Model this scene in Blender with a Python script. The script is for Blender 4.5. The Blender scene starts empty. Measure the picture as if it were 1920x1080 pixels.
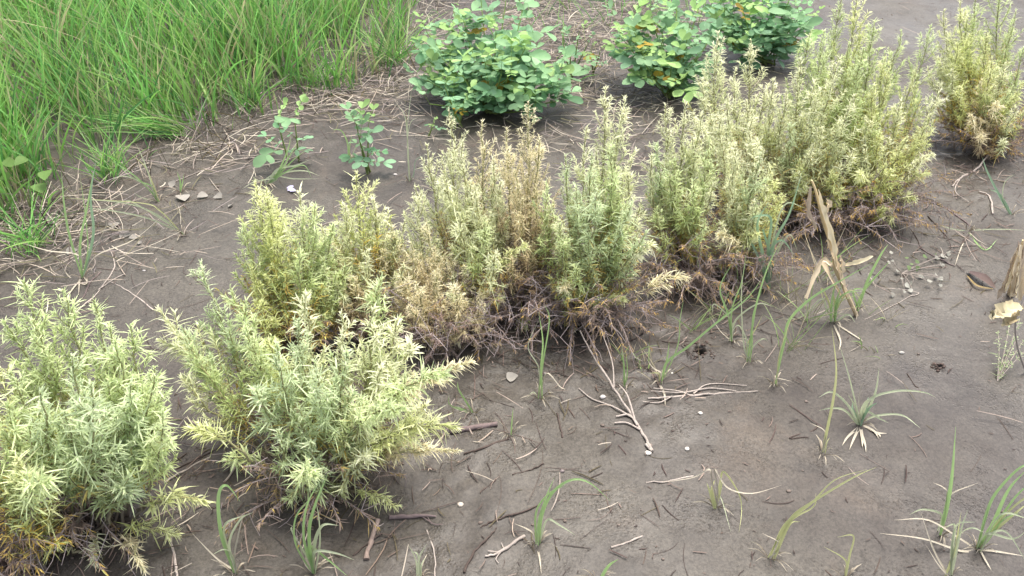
import bpy, math, random
import numpy as np
from mathutils import Vector
RNG = np.random.default_rng(7)
random.seed(7)
R = math.radians
S = bpy.context.scene
C = S.collection

# ---------------------------------------------------------------- camera, sky, sun, exposure
CAM_H, PITCH, HFOV = 1.5, 36.0, 62.0
F = 960 / math.tan(R(HFOV / 2))
cam = bpy.data.objects.new('camera', bpy.data.cameras.new('camera'))
C.objects.link(cam)
cam.location = (0, 0, CAM_H)
cam.rotation_euler = (R(90 - PITCH), 0, 0)
cam.data.angle = R(HFOV)
cam.data.clip_end = 1000
S.camera = cam
SUN_EL, SUN_AZ = 70.0, 35.0          # azimuth clockwise from +Y (the sun is ahead of the camera, a little right)
w = bpy.data.worlds.new("World"); S.world = w; w.use_nodes = True
nt = w.node_tree
sky = nt.nodes.new('ShaderNodeTexSky'); sky.sky_type = 'NISHITA'; sky.sun_disc = False
sky.sun_elevation = R(SUN_EL); sky.sun_rotation = R(SUN_AZ); sky.dust_density = 5.0; sky.air_density = 1.0; sky.ozone_density = 0.6
hs = nt.nodes.new('ShaderNodeHueSaturation'); hs.inputs['Saturation'].default_value = .5     # thin grey overcast
nt.links.new(sky.outputs[0], hs.inputs['Color']); nt.links.new(hs.outputs[0], nt.nodes['Background'].inputs[0])
nt.nodes['Background'].inputs[1].default_value = 0.15
sd = bpy.data.lights.new('sun', 'SUN'); sd.energy = 1.25; sd.angle = R(22); sd.color = (1.0, 0.95, 0.86)
sun = bpy.data.objects.new('sun', sd); C.objects.link(sun)
dv = Vector((math.sin(R(SUN_AZ)) * math.cos(R(SUN_EL)), math.cos(R(SUN_AZ)) * math.cos(R(SUN_EL)), math.sin(R(SUN_EL))))
sun.rotation_euler = dv.to_track_quat('Z', 'Y').to_euler()
sun.location = dv * 20
S.view_settings.view_transform = 'Standard'; S.view_settings.look = 'None'
S.view_settings.exposure = 1.62; S.view_settings.gamma = 1; S.view_settings.use_curve_mapping = False

# ---------------------------------------------------------------- numeric helpers
def _hash(ix, iy, s):
    v = np.sin(ix * 127.1 + iy * 311.7 + s * 74.7) * 43758.5453
    return v - np.floor(v)
def vn(x, y, s=0):
    x = np.asarray(x, float); y = np.asarray(y, float)
    ix, iy = np.floor(x), np.floor(y); fx, fy = x - ix, y - iy
    fx = fx * fx * (3 - 2 * fx); fy = fy * fy * (3 - 2 * fy)
    a = _hash(ix, iy, s); b = _hash(ix + 1, iy, s); c = _hash(ix, iy + 1, s); d = _hash(ix + 1, iy + 1, s)
    return (a * (1 - fx) + b * fx) * (1 - fy) + (c * (1 - fx) + d * fx) * fy
def ray(px, py):
    cx = (px - 960) / F; cy = -(py - 540) / F
    cp, sp = math.cos(R(PITCH)), math.sin(R(PITCH))
    return np.array([cx, cp + cy * sp, -sp + cy * cp])
def g0(px, py):
    d = ray(px, py); t = CAM_H / -d[2]
    return d[0] * t, d[1] * t
ROWPX = [(-150, 1080), (180, 980), (600, 900), (820, 660), (950, 600), (1120, 610), (1310, 500), (1420, 460), (1600, 420), (1860, 290), (2000, 230)]
ROW = np.array([g0(*p) for p in ROWPX])
EDGEPX = [(-700, 800), (-200, 560), (0, 480), (100, 410), (230, 345), (330, 300), (430, 262), (520, 225), (640, 195), (740, 165), (790, 110), (815, 20), (840, -100), (870, -300)]
EDGE = np.array([g0(*p) for p in EDGEPX])
HOLES = [(g0(1312, 663), .012), (g0(1760, 690), .0055), (g0(1385, 335), .0)]
def pdist(x, y, P):
    x = np.asarray(x, float); y = np.asarray(y, float); best = np.full(x.shape, 1e9)
    for a, b in zip(P[:-1], P[1:]):
        ab = b - a; t = np.clip(((x - a[0]) * ab[0] + (y - a[1]) * ab[1]) / (ab @ ab), 0, 1)
        best = np.minimum(best, np.hypot(x - a[0] - t * ab[0], y - a[1] - t * ab[1]))
    return best
def inside_grass(x, y):       # signed: positive inside the grass (up and left of the edge line)
    x = np.asarray(x, float); y = np.asarray(y, float)
    ey = np.interp(x, EDGE[:, 0], EDGE[:, 1], left=EDGE[0, 1], right=999)
    s = np.where(y > ey, 1.0, -1.0)
    return s * pdist(x, y, EDGE)
def terr(x, y):
    x = np.asarray(x, float); y = np.asarray(y, float)
    dr = pdist(x, y, ROW); ge = inside_grass(x, y)
    rough = np.clip(1.15 - dr / .55, 0.12, 1) + np.clip(1 - np.abs(ge) / .5, 0, 1) * .6 + .35 * (vn(x * 1.3, y * 1.3, 9) > .6)
    h = .028 * (vn(x * .9, y * .9, 1) - .5) + .010 * (vn(x * 3.1 + 5, y * 3.1, 2) - .5) + .0028 * (vn(x * 9, y * 9, 3) - .5)
    rg = 1 - np.abs(2 * vn(x * 13 + 3 * vn(x * 4, y * 4, 15), y * 13, 14) - 1); pk = np.clip((vn(x * 1.7, y * 1.7, 16) - .35) * 3, 0, 1)
    h = h - .002 * pk * rg ** 3 + .0014 * pk * (vn(x * 34, y * 34, 17) - .5)
    h = h + rough * (.009 * (vn(x * 21, y * 21, 4) - .5) + .005 * (vn(x * 47, y * 47, 5) - .5)) + .0012 * (vn(x * 80, y * 80, 6) - .5)
    h = h + .02 * np.clip(ge / .3, 0, 1) + .012 * np.exp(-(dr / .22) ** 2)
    for (hx, hy), r in HOLES:
        if r > 0:
            q = np.hypot((x - hx), (y - hy) * .8)
            h = h - r * 6 * np.exp(-(q / r) ** 6) + .005 * np.exp(-((q - 1.8 * r) / r) ** 2)
    return h
def G(px, py):
    d = ray(px, py); z = 0.0
    for _ in range(6):
        t = (CAM_H - z) / -d[2]; x, y = d[0] * t, d[1] * t; z = float(terr(x, y))
    return np.array([x, y, z])
def P(px, py, Y):
    d = ray(px, py); t = Y / d[1]
    p = np.array([d[0] * t, Y, CAM_H + d[2] * t])
    if p[2] < float(terr(p[0], p[1])) + .004: p = G(px, py); p[2] += .004
    return p
def unit(v): return v / np.maximum(np.linalg.norm(v, axis=-1, keepdims=True), 1e-9)
def col(r, g, b, k=.72):
    c = np.array([r, g, b], float) / 255
    c = np.where(c <= .04045, c / 12.92, ((c + .055) / 1.055) ** 2.4)
    return c * k
def bez(a, b, c, t):
    t = np.asarray(t)[:, None]
    return a * (1 - t) ** 2 + 2 * b * t * (1 - t) + c * t * t
def smooth(pts, n=5):
    pts = np.asarray(pts, float)
    if len(pts) < 3: return np.array([pts[0] + (pts[-1] - pts[0]) * k / n for k in range(n + 1)])
    q = np.vstack([2 * pts[0] - pts[1], pts, 2 * pts[-1] - pts[-2]]); out = []
    for i in range(1, len(q) - 2):
        for k in range(n):
            t = k / n
            out.append(.5 * (2 * q[i] + (q[i + 1] - q[i - 1]) * t + (2 * q[i - 1] - 5 * q[i] + 4 * q[i + 1] - q[i + 2]) * t * t + (3 * q[i] - q[i - 1] - 3 * q[i + 1] + q[i + 2]) * t ** 3))
    out.append(pts[-1]); return np.array(out)

class Mesh:
    def __init__(s): s.v = []; s.f = []; s.c = []; s.n = 0
    def add(s, v, f, c):
        v = np.asarray(v, float).reshape(-1, 3); c = np.broadcast_to(np.asarray(c, float), v.shape)
        s.v.append(v); s.f.append(np.asarray(f, int).reshape(-1, 4) + s.n); s.c.append(c); s.n += len(v)
    def ribbons(s, p0, d, L, w, bend, nrm, c0, c1, nseg=4, prof='leaf', fold=.25, twist=0.0):
        N = len(p0)
        if N == 0: return
        L = np.broadcast_to(L, (N,))[:, None, None]; w = np.broadcast_to(w, (N,))[:, None, None]
        t = np.linspace(0, 1, nseg + 1)
        if prof == 'leaf': pr = np.sin(np.pi * np.clip(t * .93 + .07, 0, 1)) ** .8; pr[-1] = .06
        elif prof == 'grass': pr = np.minimum(1, .55 + t * 2) * (1 - t ** 2.2) ; pr[-1] = .05
        elif prof == 'ovate': pr = np.interp(t, [0, .15, .4, .7, .9, 1], [.12, .45, .85, 1.0, .72, .22])
        elif prof == 'heart': pr = np.interp(t, [0, .1, .3, .6, .85, 1], [.25, .85, 1.0, .75, .35, .05])
        else: pr = np.ones_like(t); pr[0] = pr[-1] = .6
        T = t[None, :, None]
        ctr = p0[:, None, :] + L * (d[:, None, :] * T + bend[:, None, :] * T ** 2)
        tan = unit(d[:, None, :] + 2 * bend[:, None, :] * T)
        side = unit(np.cross(tan, nrm[:, None, :]))
        up = np.cross(side, tan)
        if np.any(twist):
            a = (np.broadcast_to(twist, (N,)))[:, None, None] * T
            side, up = side * np.cos(a) + up * np.sin(a), up * np.cos(a) - side * np.sin(a)
        hw = .5 * w * pr[None, :, None]
        if fold:
            V = np.stack([ctr - side * hw + up * hw * fold, ctr - up * hw * fold, ctr + side * hw + up * hw * fold], 2)
        else: V = np.stack([ctr - side * hw, ctr + side * hw], 2)
        K = V.shape[2]; row = np.arange(nseg)[:, None] * K + np.arange(K - 1)[None, :]
        q = np.stack([row, row + 1, row + 1 + K, row + K], -1).reshape(-1, 4)
        f = (np.arange(N)[:, None, None] * ((nseg + 1) * K) + q[None]).reshape(-1, 4)
        cc = c0[:, None, :] * (1 - T) + c1[:, None, :] * T
        cc = np.repeat(cc[:, :, None, :], K, 2)
        s.add(V.reshape(-1, 3), f, cc.reshape(-1, 3))
    def strip(s, pts, w, c0, c1, prof='grass', fold=.2, nrm=None, crinkle=0.0):
        pts = np.asarray(pts, float); n = len(pts); t = np.linspace(0, 1, n)
        tan = unit(np.gradient(pts, axis=0))
        if nrm is None: nrm = np.array([random.uniform(-.5, .5), -.75, .6])
        side = unit(np.cross(tan, np.broadcast_to(nrm, tan.shape))); up = np.cross(side, tan)
        if prof == 'grass': pr = np.minimum(1, .5 + t * 2.5) * (1 - t ** 2.5); pr[-1] = .05
        elif prof == 'leaf': pr = np.sin(np.pi * (t * .9 + .08)) ** .7
        else: pr = np.ones(n)
        hw = (.5 * w * pr)[:, None]
        V = np.stack([pts - side * hw + up * hw * fold, pts - up * hw * fold, pts + side * hw + up * hw * fold], 1).reshape(-1, 3)
        if crinkle: V = V + RNG.normal(0, crinkle, V.shape)
        row = np.arange(n - 1)[:, None] * 3 + np.arange(2)[None]
        q = np.stack([row, row + 1, row + 4, row + 3], -1).reshape(-1, 4)
        cc = np.repeat(c0[None] * (1 - t[:, None]) + c1[None] * t[:, None], 3, 0)
        s.add(V, q, cc)
    def tube(s, pts, r, c0, c1=None, sides=5):
        pts = np.asarray(pts, float); n = len(pts); t = np.linspace(0, 1, n)
        r = np.interp(t, np.linspace(0, 1, len(r)), r) if np.ndim(r) else np.full(n, r)
        tan = unit(np.gradient(pts, axis=0))
        ref = np.array([0, 0, 1.]) if abs(tan[:, 2]).mean() < .8 else np.array([1., 0, 0])
        a = unit(np.cross(tan, ref)); b = np.cross(tan, a)
        th = np.linspace(0, 2 * np.pi, sides, endpoint=False)
        V = pts[:, None] + (a[:, None] * np.cos(th)[None, :, None] + b[:, None] * np.sin(th)[None, :, None]) * r[:, None, None]
        k = np.arange(sides); k2 = (k + 1) % sides; row = np.arange(n - 1)[:, None] * sides
        q = np.stack([row + k, row + k2, row + sides + k2, row + sides + k], -1).reshape(-1, 4)
        c1 = c0 if c1 is None else c1
        cc = np.repeat(c0[None] * (1 - t[:, None]) + c1[None] * t[:, None], sides, 0)
        m = s.n; s.add(V.reshape(-1, 3), q, cc)
        for e, (base) in ((0, 0), (1, (n - 1) * sides)):   # end caps
            V2 = V[0 if e == 0 else -1]; ctr = V2.mean(0, keepdims=True)
            idx = [[k_, (k_ + 1) % sides, sides, sides] for k_ in range(sides)]
            # caps as thin quads toward a centre ring
            inner = ctr + (V2 - ctr) * .05
            f = [[k_, (k_ + 1) % sides, sides + (k_ + 1) % sides, sides + k_] for k_ in range(sides)]
            s.add(np.vstack([V2, inner]), f, c1 if e else c0)
    def lump(s, p, r, c, seed=0, flat=.6):
        rings, sd_ = 5, 7; V = []; rs = np.random.default_rng(seed); el = (rs.uniform(.8, 1.35), rs.uniform(.55, 1.05))
        for i in range(rings + 1):
            a = np.pi * i / rings
            for j in range(sd_):
                b = 2 * np.pi * j / sd_; k = r * (1 + (rs.random() - .5) * .45 * math.sin(a))
                V.append([p[0] + k * el[0] * math.sin(a) * math.cos(b), p[1] + k * el[1] * math.sin(a) * math.sin(b), p[2] + k * flat * math.cos(a)])
        f = [[i * sd_ + j, i * sd_ + (j + 1) % sd_, (i + 1) * sd_ + (j + 1) % sd_, (i + 1) * sd_ + j] for i in range(rings) for j in range(sd_)]
        s.add(V, f, c)
    def build(s, name, mat, parent=None, origin=None, smooth_=True):
        v = np.concatenate(s.v); f = np.concatenate(s.f); c = np.concatenate(s.c)
        o_ = np.zeros(3)
        if parent is not None: o_ = np.array(parent['_o'])
        elif origin is not None: o_ = np.asarray(origin, float)
        v = v - o_
        me = bpy.data.meshes.new(name)
        me.vertices.add(len(v)); me.vertices.foreach_set('co', v.astype(np.float32).ravel())
        me.loops.add(len(f) * 4); me.loops.foreach_set('vertex_index', f.astype(np.int32).ravel())
        me.polygons.add(len(f)); me.polygons.foreach_set('loop_start', np.arange(len(f), dtype=np.int32) * 4)
        me.polygons.foreach_set('use_smooth', np.full(len(f), smooth_))
        a = me.color_attributes.new('Col', 'FLOAT_COLOR', 'POINT')
        a.data.foreach_set('color', np.hstack([c, np.ones((len(c), 1))]).astype(np.float32).ravel())
        me.update(); me.validate()
        me.materials.append(mat)
        ob = bpy.data.objects.new(name, me); C.objects.link(ob)
        if parent is not None:
            ob.parent = parent; ob['_o'] = parent['_o']
        else:
            ob.location = o_; ob['_o'] = [float(q) for q in o_]
        return ob

def thing(name, loc, label, cat, group=None):
    o = bpy.data.objects.new(name, None); C.objects.link(o); o.empty_display_size = .05
    o.location = loc; o['_o'] = [float(q) for q in loc]
    tag(o, label, cat, group); return o
def tag(o, label=None, cat=None, group=None, kind=None):
    if label: o['label'] = label
    if cat: o['category'] = cat
    if group: o['group'] = group
    if kind: o['kind'] = kind
    return o

# ---------------------------------------------------------------- materials
def leaf_mat(name, rough=.6, transl=.35, spec=.3, var=.25, scale=60):
    m = bpy.data.materials.new(name); m.use_nodes = True; t = m.node_tree; n = t.nodes; l = t.links
    b = n['Principled BSDF']; out = n['Material Output']
    at = n.new('ShaderNodeAttribute'); at.attribute_name = 'Col'
    tc = n.new('ShaderNodeTexCoord'); no = n.new('ShaderNodeTexNoise'); no.inputs['Scale'].default_value = scale; no.inputs['Detail'].default_value = 3
    l.new(tc.outputs['Object'], no.inputs['Vector'])
    mr = n.new('ShaderNodeMapRange'); mr.inputs['To Min'].default_value = 1 - var; mr.inputs['To Max'].default_value = 1 + var
    l.new(no.outputs['Fac'], mr.inputs['Value'])
    mx = n.new('ShaderNodeVectorMath'); mx.operation = 'SCALE'
    l.new(at.outputs['Color'], mx.inputs[0]); l.new(mr.outputs[0], mx.inputs['Scale'])
    l.new(mx.outputs[0], b.inputs['Base Color'])
    b.inputs['Roughness'].default_value = rough; b.inputs['Specular IOR Level'].default_value = spec
    if transl:
        tr = n.new('ShaderNodeBsdfTranslucent'); ms = n.new('ShaderNodeMixShader'); ms.inputs[0].default_value = transl
        l.new(mx.outputs[0], tr.inputs['Color']); l.new(b.outputs[0], ms.inputs[1]); l.new(tr.outputs[0], ms.inputs[2])
        l.new(ms.outputs[0], out.inputs['Surface'])
    return m
M_SILVER = leaf_mat('downy_leaf', .7, .5, .2, .12)
M_DEAD = leaf_mat('dead_leaf', .85, .2, .1, .3)
M_GRASS = leaf_mat('grass_blade', .45, .4, .4, .15, 12)
M_BROAD = leaf_mat('broad_leaf', .6, .42, .25, .2, 25)
M_WOOD = leaf_mat('dry_wood', .85, 0, .15, .4, 120)
M_STRAW = leaf_mat('straw', .75, .12, .2, .25, 40)
M_CRUMB = leaf_mat('mud_crumb', .7, 0, .3, .2, 100)
M_SHELL = leaf_mat('pale_shell', .4, 0, .4, .1, 100)

def mud_mat():
    m = bpy.data.materials.new('wet_mud'); m.use_nodes = True; t = m.node_tree; n = t.nodes; l = t.links
    b = n['Principled BSDF']; tc = n.new('ShaderNodeTexCoord')
    def noise(s, d=6, r=.6, dist=0):
        q = n.new('ShaderNodeTexNoise'); q.inputs['Scale'].default_value = s; q.inputs['Detail'].default_value = d
        q.inputs['Roughness'].default_value = r; q.inputs['Distortion'].default_value = dist
        l.new(tc.outputs['Object'], q.inputs['Vector']); return q.outputs['Fac']
    def ramp(f, a, b_, ca, cb):
        q = n.new('ShaderNodeValToRGB'); q.color_ramp.elements[0].position = a; q.color_ramp.elements[1].position = b_
        q.color_ramp.elements[0].color = (*ca, 1); q.color_ramp.elements[1].color = (*cb, 1); l.new(f, q.inputs[0]); return q.outputs[0]
    def mix(f, a, b_, mode='MIX'):
        q = n.new('ShaderNodeMix'); q.data_type = 'RGBA'; q.blend_type = mode
        if isinstance(f, float): q.inputs[0].default_value = f
        else: l.new(f, q.inputs[0])
        l.new(a, q.inputs[6]); l.new(b_, q.inputs[7]); return q.outputs[2]
    c1 = ramp(noise(1.1, 5), .38, .62, (.037, .0295, .026), (.086, .077, .063))
    c2 = ramp(noise(7, 8, .7), .35, .7, (.020, .016, .0138), (.084, .073, .059))
    c = mix(.42, c1, c2)
    # tan silt patches
    c3 = ramp(noise(2.3, 6, .65, .6), .56, .68, (0, 0, 0), (1, 1, 1))
    tan_ = n.new('ShaderNodeRGB'); tan_.outputs[0].default_value = (.105, .077, .056, 1)
    mf = n.new('ShaderNodeMath'); mf.operation = 'MULTIPLY'; mf.inputs[1].default_value = .3; l.new(c3, mf.inputs[0])
    c = mix(mf.outputs[0], c, tan_.outputs[0])
    # fine grain
    g = ramp(noise(130, 6, .85), .38, .6, (.5, .5, .5), (1.35, 1.35, 1.35)); c = mix(.85, c, g, 'MULTIPLY')
    # small dark specks and pale grains
    vo = n.new('ShaderNodeTexVoronoi'); vo.inputs['Scale'].default_value = 55; l.new(tc.outputs['Object'], vo.inputs['Vector'])
    sp = ramp(vo.outputs['Distance'], .10, .2, (.35, .33, .31), (1, 1, 1))
    spm = ramp(noise(5, 4, .7), .5, .62, (0, 0, 0), (1, 1, 1))
    white = n.new('ShaderNodeRGB'); white.outputs[0].default_value = (1, 1, 1, 1)
    c = mix(1.0, c, mix(spm, white.outputs[0], sp), 'MULTIPLY')
    l.new(c, b.inputs['Base Color'])
    rr = ramp(noise(2.0, 5), .4, .62, (.4, .4, .4), (.66, .66, .66)); l.new(rr, b.inputs['Roughness'])
    b.inputs['Specular IOR Level'].default_value = .28
    b1 = n.new('ShaderNodeBump'); b1.inputs['Strength'].default_value = .55; b1.inputs['Distance'].default_value = .0028
    l.new(noise(70, 6, .7), b1.inputs['Height'])
    b2 = n.new('ShaderNodeBump'); b2.inputs['Strength'].default_value = .15; b2.inputs['Distance'].default_value = .007
    l.new(noise(17, 5, .6, .4), b2.inputs['Height']); v3 = n.new('ShaderNodeTexVoronoi'); v3.inputs['Scale'].default_value = 150; l.new(tc.outputs['Object'], v3.inputs['Vector'])
    cr = ramp(v3.outputs['Distance'], .0, .55, (1, 1, 1), (0, 0, 0)); cmk = ramp(noise(4.5, 5, .7), .47, .6, (0, 0, 0), (1, 1, 1))
    mm = n.new('ShaderNodeMath'); mm.operation = 'MULTIPLY'; l.new(cr, mm.inputs[0]); l.new(cmk, mm.inputs[1])
    b3 = n.new('ShaderNodeBump'); b3.inputs['Strength'].default_value = .6; b3.inputs['Distance'].default_value = .003; l.new(mm.outputs[0], b3.inputs['Height'])
    l.new(b1.outputs[0], b3.inputs['Normal']); l.new(b3.outputs[0], b2.inputs['Normal']); l.new(b2.outputs[0], b.inputs['Normal'])
    return m

# ---------------------------------------------------------------- ground sheet
def axis(a, b, step, far):
    mid = np.arange(a, b, step); o = []; x = b; s = step
    while x < far: s *= 1.35; x += s; o.append(x)
    lo = []; x = a; s = step
    while x > -far: s *= 1.35; x -= s; lo.append(x)
    return np.array(lo[::-1] + list(mid) + o)
xs = axis(-3.4, 3.4, .0115, 200); ys = axis(.7, 6.6, .0115, 200)
for (hx, hy), rr in HOLES[:2]:
    xs = np.unique(np.concatenate([xs, np.linspace(hx - .03, hx + .03, 25)])); ys = np.unique(np.concatenate([ys, np.linspace(hy - .035, hy + .035, 29)]))
X, Y_ = np.meshgrid(xs, ys); Z = terr(X, Y_)
gm = Mesh(); nx, ny = len(xs), len(ys)
ii = (np.arange(ny - 1)[:, None] * nx + np.arange(nx - 1)[None]).reshape(-1)
gm.add(np.stack([X, Y_, Z], -1).reshape(-1, 3), np.stack([ii, ii + 1, ii + 1 + nx, ii + nx], -1), np.array([.2, .17, .15]))
tag(gm.build('ground', mud_mat()), 'grey brown wet mud ground', None, None, 'structure')

# ---------------------------------------------------------------- palette
PAL = {   # top, high, mid, yellow, low (dead)
 'green':  [(216,226,180), (194,206,150), (176,190,128), (214,182,96), (146,128,116)],
 'blue':   [(214,224,186), (188,202,158), (172,186,138), (208,180,98), (146,128,116)],
 'lime':   [(230,232,186), (210,216,154), (196,202,130), (222,182,76), (146,128,116)],
 'pale':   [(234,234,202), (218,222,182), (202,208,158), (218,182,98), (146,128,116)],
 'beige':  [(240,234,204), (228,218,182), (218,204,168), (204,182,146), (146,128,116)],
 'brown':  [(230,222,186), (214,200,162), (188,168,136), (160,134,112), (138,120,112)],
}
PALL = {k: np.array([col(*c, 1.0 if i < 3 else .95) for i, c in enumerate(v)]) for k, v in PAL.items()}
def pal(name, q):           # q: 0 base .. 1 tip
    A = PALL[name]
    return np.stack([np.interp(q, [.0, .2, .32, .46, .68, 1.0], np.array([A[4], A[4], A[3], A[2], A[1], A[0]])[:, i]) for i in range(3)], -1)

def leaves_on(mesh_g, mesh_d, pts, q0, q1, n, L, w, tone, az0=0, tipbunch=True, dead_q=.36, droop=.27):
    """n narrow leaves in a spiral along the polyline pts; q is the ageing position (0 old, 1 young)."""
    m = len(pts) - 1
    u = np.sort(RNG.random(n)) if not tipbunch else np.sort(1 - (1 - RNG.random(n)) ** 1.25)
    u = np.clip(u, 0, .999); i = np.floor(u * m).astype(int); fr = u * m - i
    p = pts[i] * (1 - fr[:, None]) + pts[i + 1] * fr[:, None]
    T = unit(pts[i + 1] - pts[i])
    a = unit(np.cross(T, np.array([.3, .2, 1.0]) + RNG.normal(0, .05, (n, 3)))); b = np.cross(T, a)
    th = az0 + np.arange(n) * 2.4 + RNG.normal(0, .3, n)
    rad = a * np.cos(th)[:, None] + b * np.sin(th)[:, None]
    q = q0 + (q1 - q0) * u
    al = np.radians(np.interp(u, [0, .6, 1], [56, 42, 12]) + RNG.normal(0, 17, n))
    d = unit(T * np.cos(al)[:, None] + rad * np.sin(al)[:, None])
    dead = q + RNG.normal(0, .045, n) < dead_q
    LL = .86 * L * np.interp(u, [0, .25, .8, 1], [.8, 1.05, 1.0, .62]) * RNG.uniform(.4, 1.25, n) * np.where(dead, .8, 1)
    bend = rad * RNG.normal(.0, .5, n)[:, None] + np.array([0, 0, -1.]) * (droop + RNG.normal(0, .12, n) + dead * .35)[:, None] + RNG.normal(0, .12 + .15 * dead[:, None], (n, 3))
    qc = np.clip(q + RNG.normal(0, .07, n), 0, 1)
    cc = pal(tone, qc) * RNG.uniform(.8, 1.18, n)[:, None]
    W = w * RNG.uniform(.75, 1.2, n) * np.where(dead, .75, 1)
    for msk, mm in ((~dead, mesh_g), (dead, mesh_d)):
        if msk.any():
            mm.ribbons(p[msk], d[msk], LL[msk], W[msk], bend[msk], T[msk], cc[msk] * .92, cc[msk] * 1.12, 4, 'leaf', .3, RNG.normal(0, .6, msk.sum()))

GREEN_WOOD, GREY_WOOD = col(170, 168, 116), col(124, 112, 106)
NLEAF = [0]
def shoot(root, base, tip, tone, leaf=.036, fat=1.0, dens=1.0, young=1.0, lateral=False, start=.2, qlow=0.0):
    leaf = leaf * RNG.uniform(.72, 1.15); dz = tip[2] - base[2]; hv = tip - base; hv[2] = 0
    if lateral: c = base + hv * .45 + np.array([0, 0, dz * .75 + .04])
    else: c = base + hv * .7 + np.array([0, 0, dz * .42])
    c = c + np.array([RNG.normal(0, .012), RNG.normal(0, .012), 0])
    ts = np.linspace(0, 1, 15); pts = bez(base, c, tip, ts)
    pts[2:-1] += RNG.normal(0, .003, (12, 3))
    Ln = np.linalg.norm(np.diff(pts, axis=0), axis=1).sum()
    wood = Mesh(); g = Mesh(); dd = Mesh()
    wood.tube(pts, [.0038, .0028, .0012], GREY_WOOD, GREEN_WOOD, 5)
    k0 = int(start * 14); upper = pts[k0:]
    q0 = start * .9 + qlow
    wl = leaf * .086
    leaves_on(g, dd, upper, q0, young, int(Ln * (1 - start) * 430 * dens * .036 / leaf), leaf, wl, tone, RNG.random() * 6)
    leaves_on(g, dd, pts[-3:], young * .93, young, int(16 * dens), leaf * .75, wl * .9, tone)
    nb = int((Ln * (1 - start)) * 62 * dens * (.036 / leaf) ** .6)
    us = np.sort(start + (0.93 - start) * RNG.random(nb))
    for k, u in enumerate(us):
        x = u * 14; i = min(int(x), 13); p = pts[i] + (pts[i + 1] - pts[i]) * (x - i); T = unit(pts[i + 1] - pts[i])
        a = unit(np.cross(T, np.array([.2, .1, 1.]))); b = np.cross(T, a); th = k * 2.4 + RNG.normal(0, .5)
        rad = a * math.cos(th) + b * math.sin(th)
        bl = fat * Ln * (.03 + .22 * min(1, (1 - u) * 1.35)) * RNG.uniform(.5, 1.15)
        d = unit(T * .75 + rad * .6 + np.array([0, 0, .12 if not lateral else .25]))
        e = p + d * bl + T * bl * .25
        bp = bez(p, p + d * bl * .5 + rad * bl * .08, e, np.linspace(0, 1, 6))
        wood.tube(bp, [.0012, .0007], GREY_WOOD if u < .45 else GREEN_WOOD, None, 3)
        qq = qlow + u * .95 * young
        leaves_on(g, dd, bp[1:], qq - .03, min(young, qq + .2), max(5, int(bl * 640 * dens * (.036 / leaf) ** .7)), leaf * .82, wl * .9, tone, RNG.random() * 6)
    br = wood.build('branch', M_WOOD, root)
    if g.n: NLEAF[0] += g.n; g.build('foliage', M_SILVER, br)
    if dd.n: dd.build('withered_leaves', M_DEAD, br)

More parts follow.
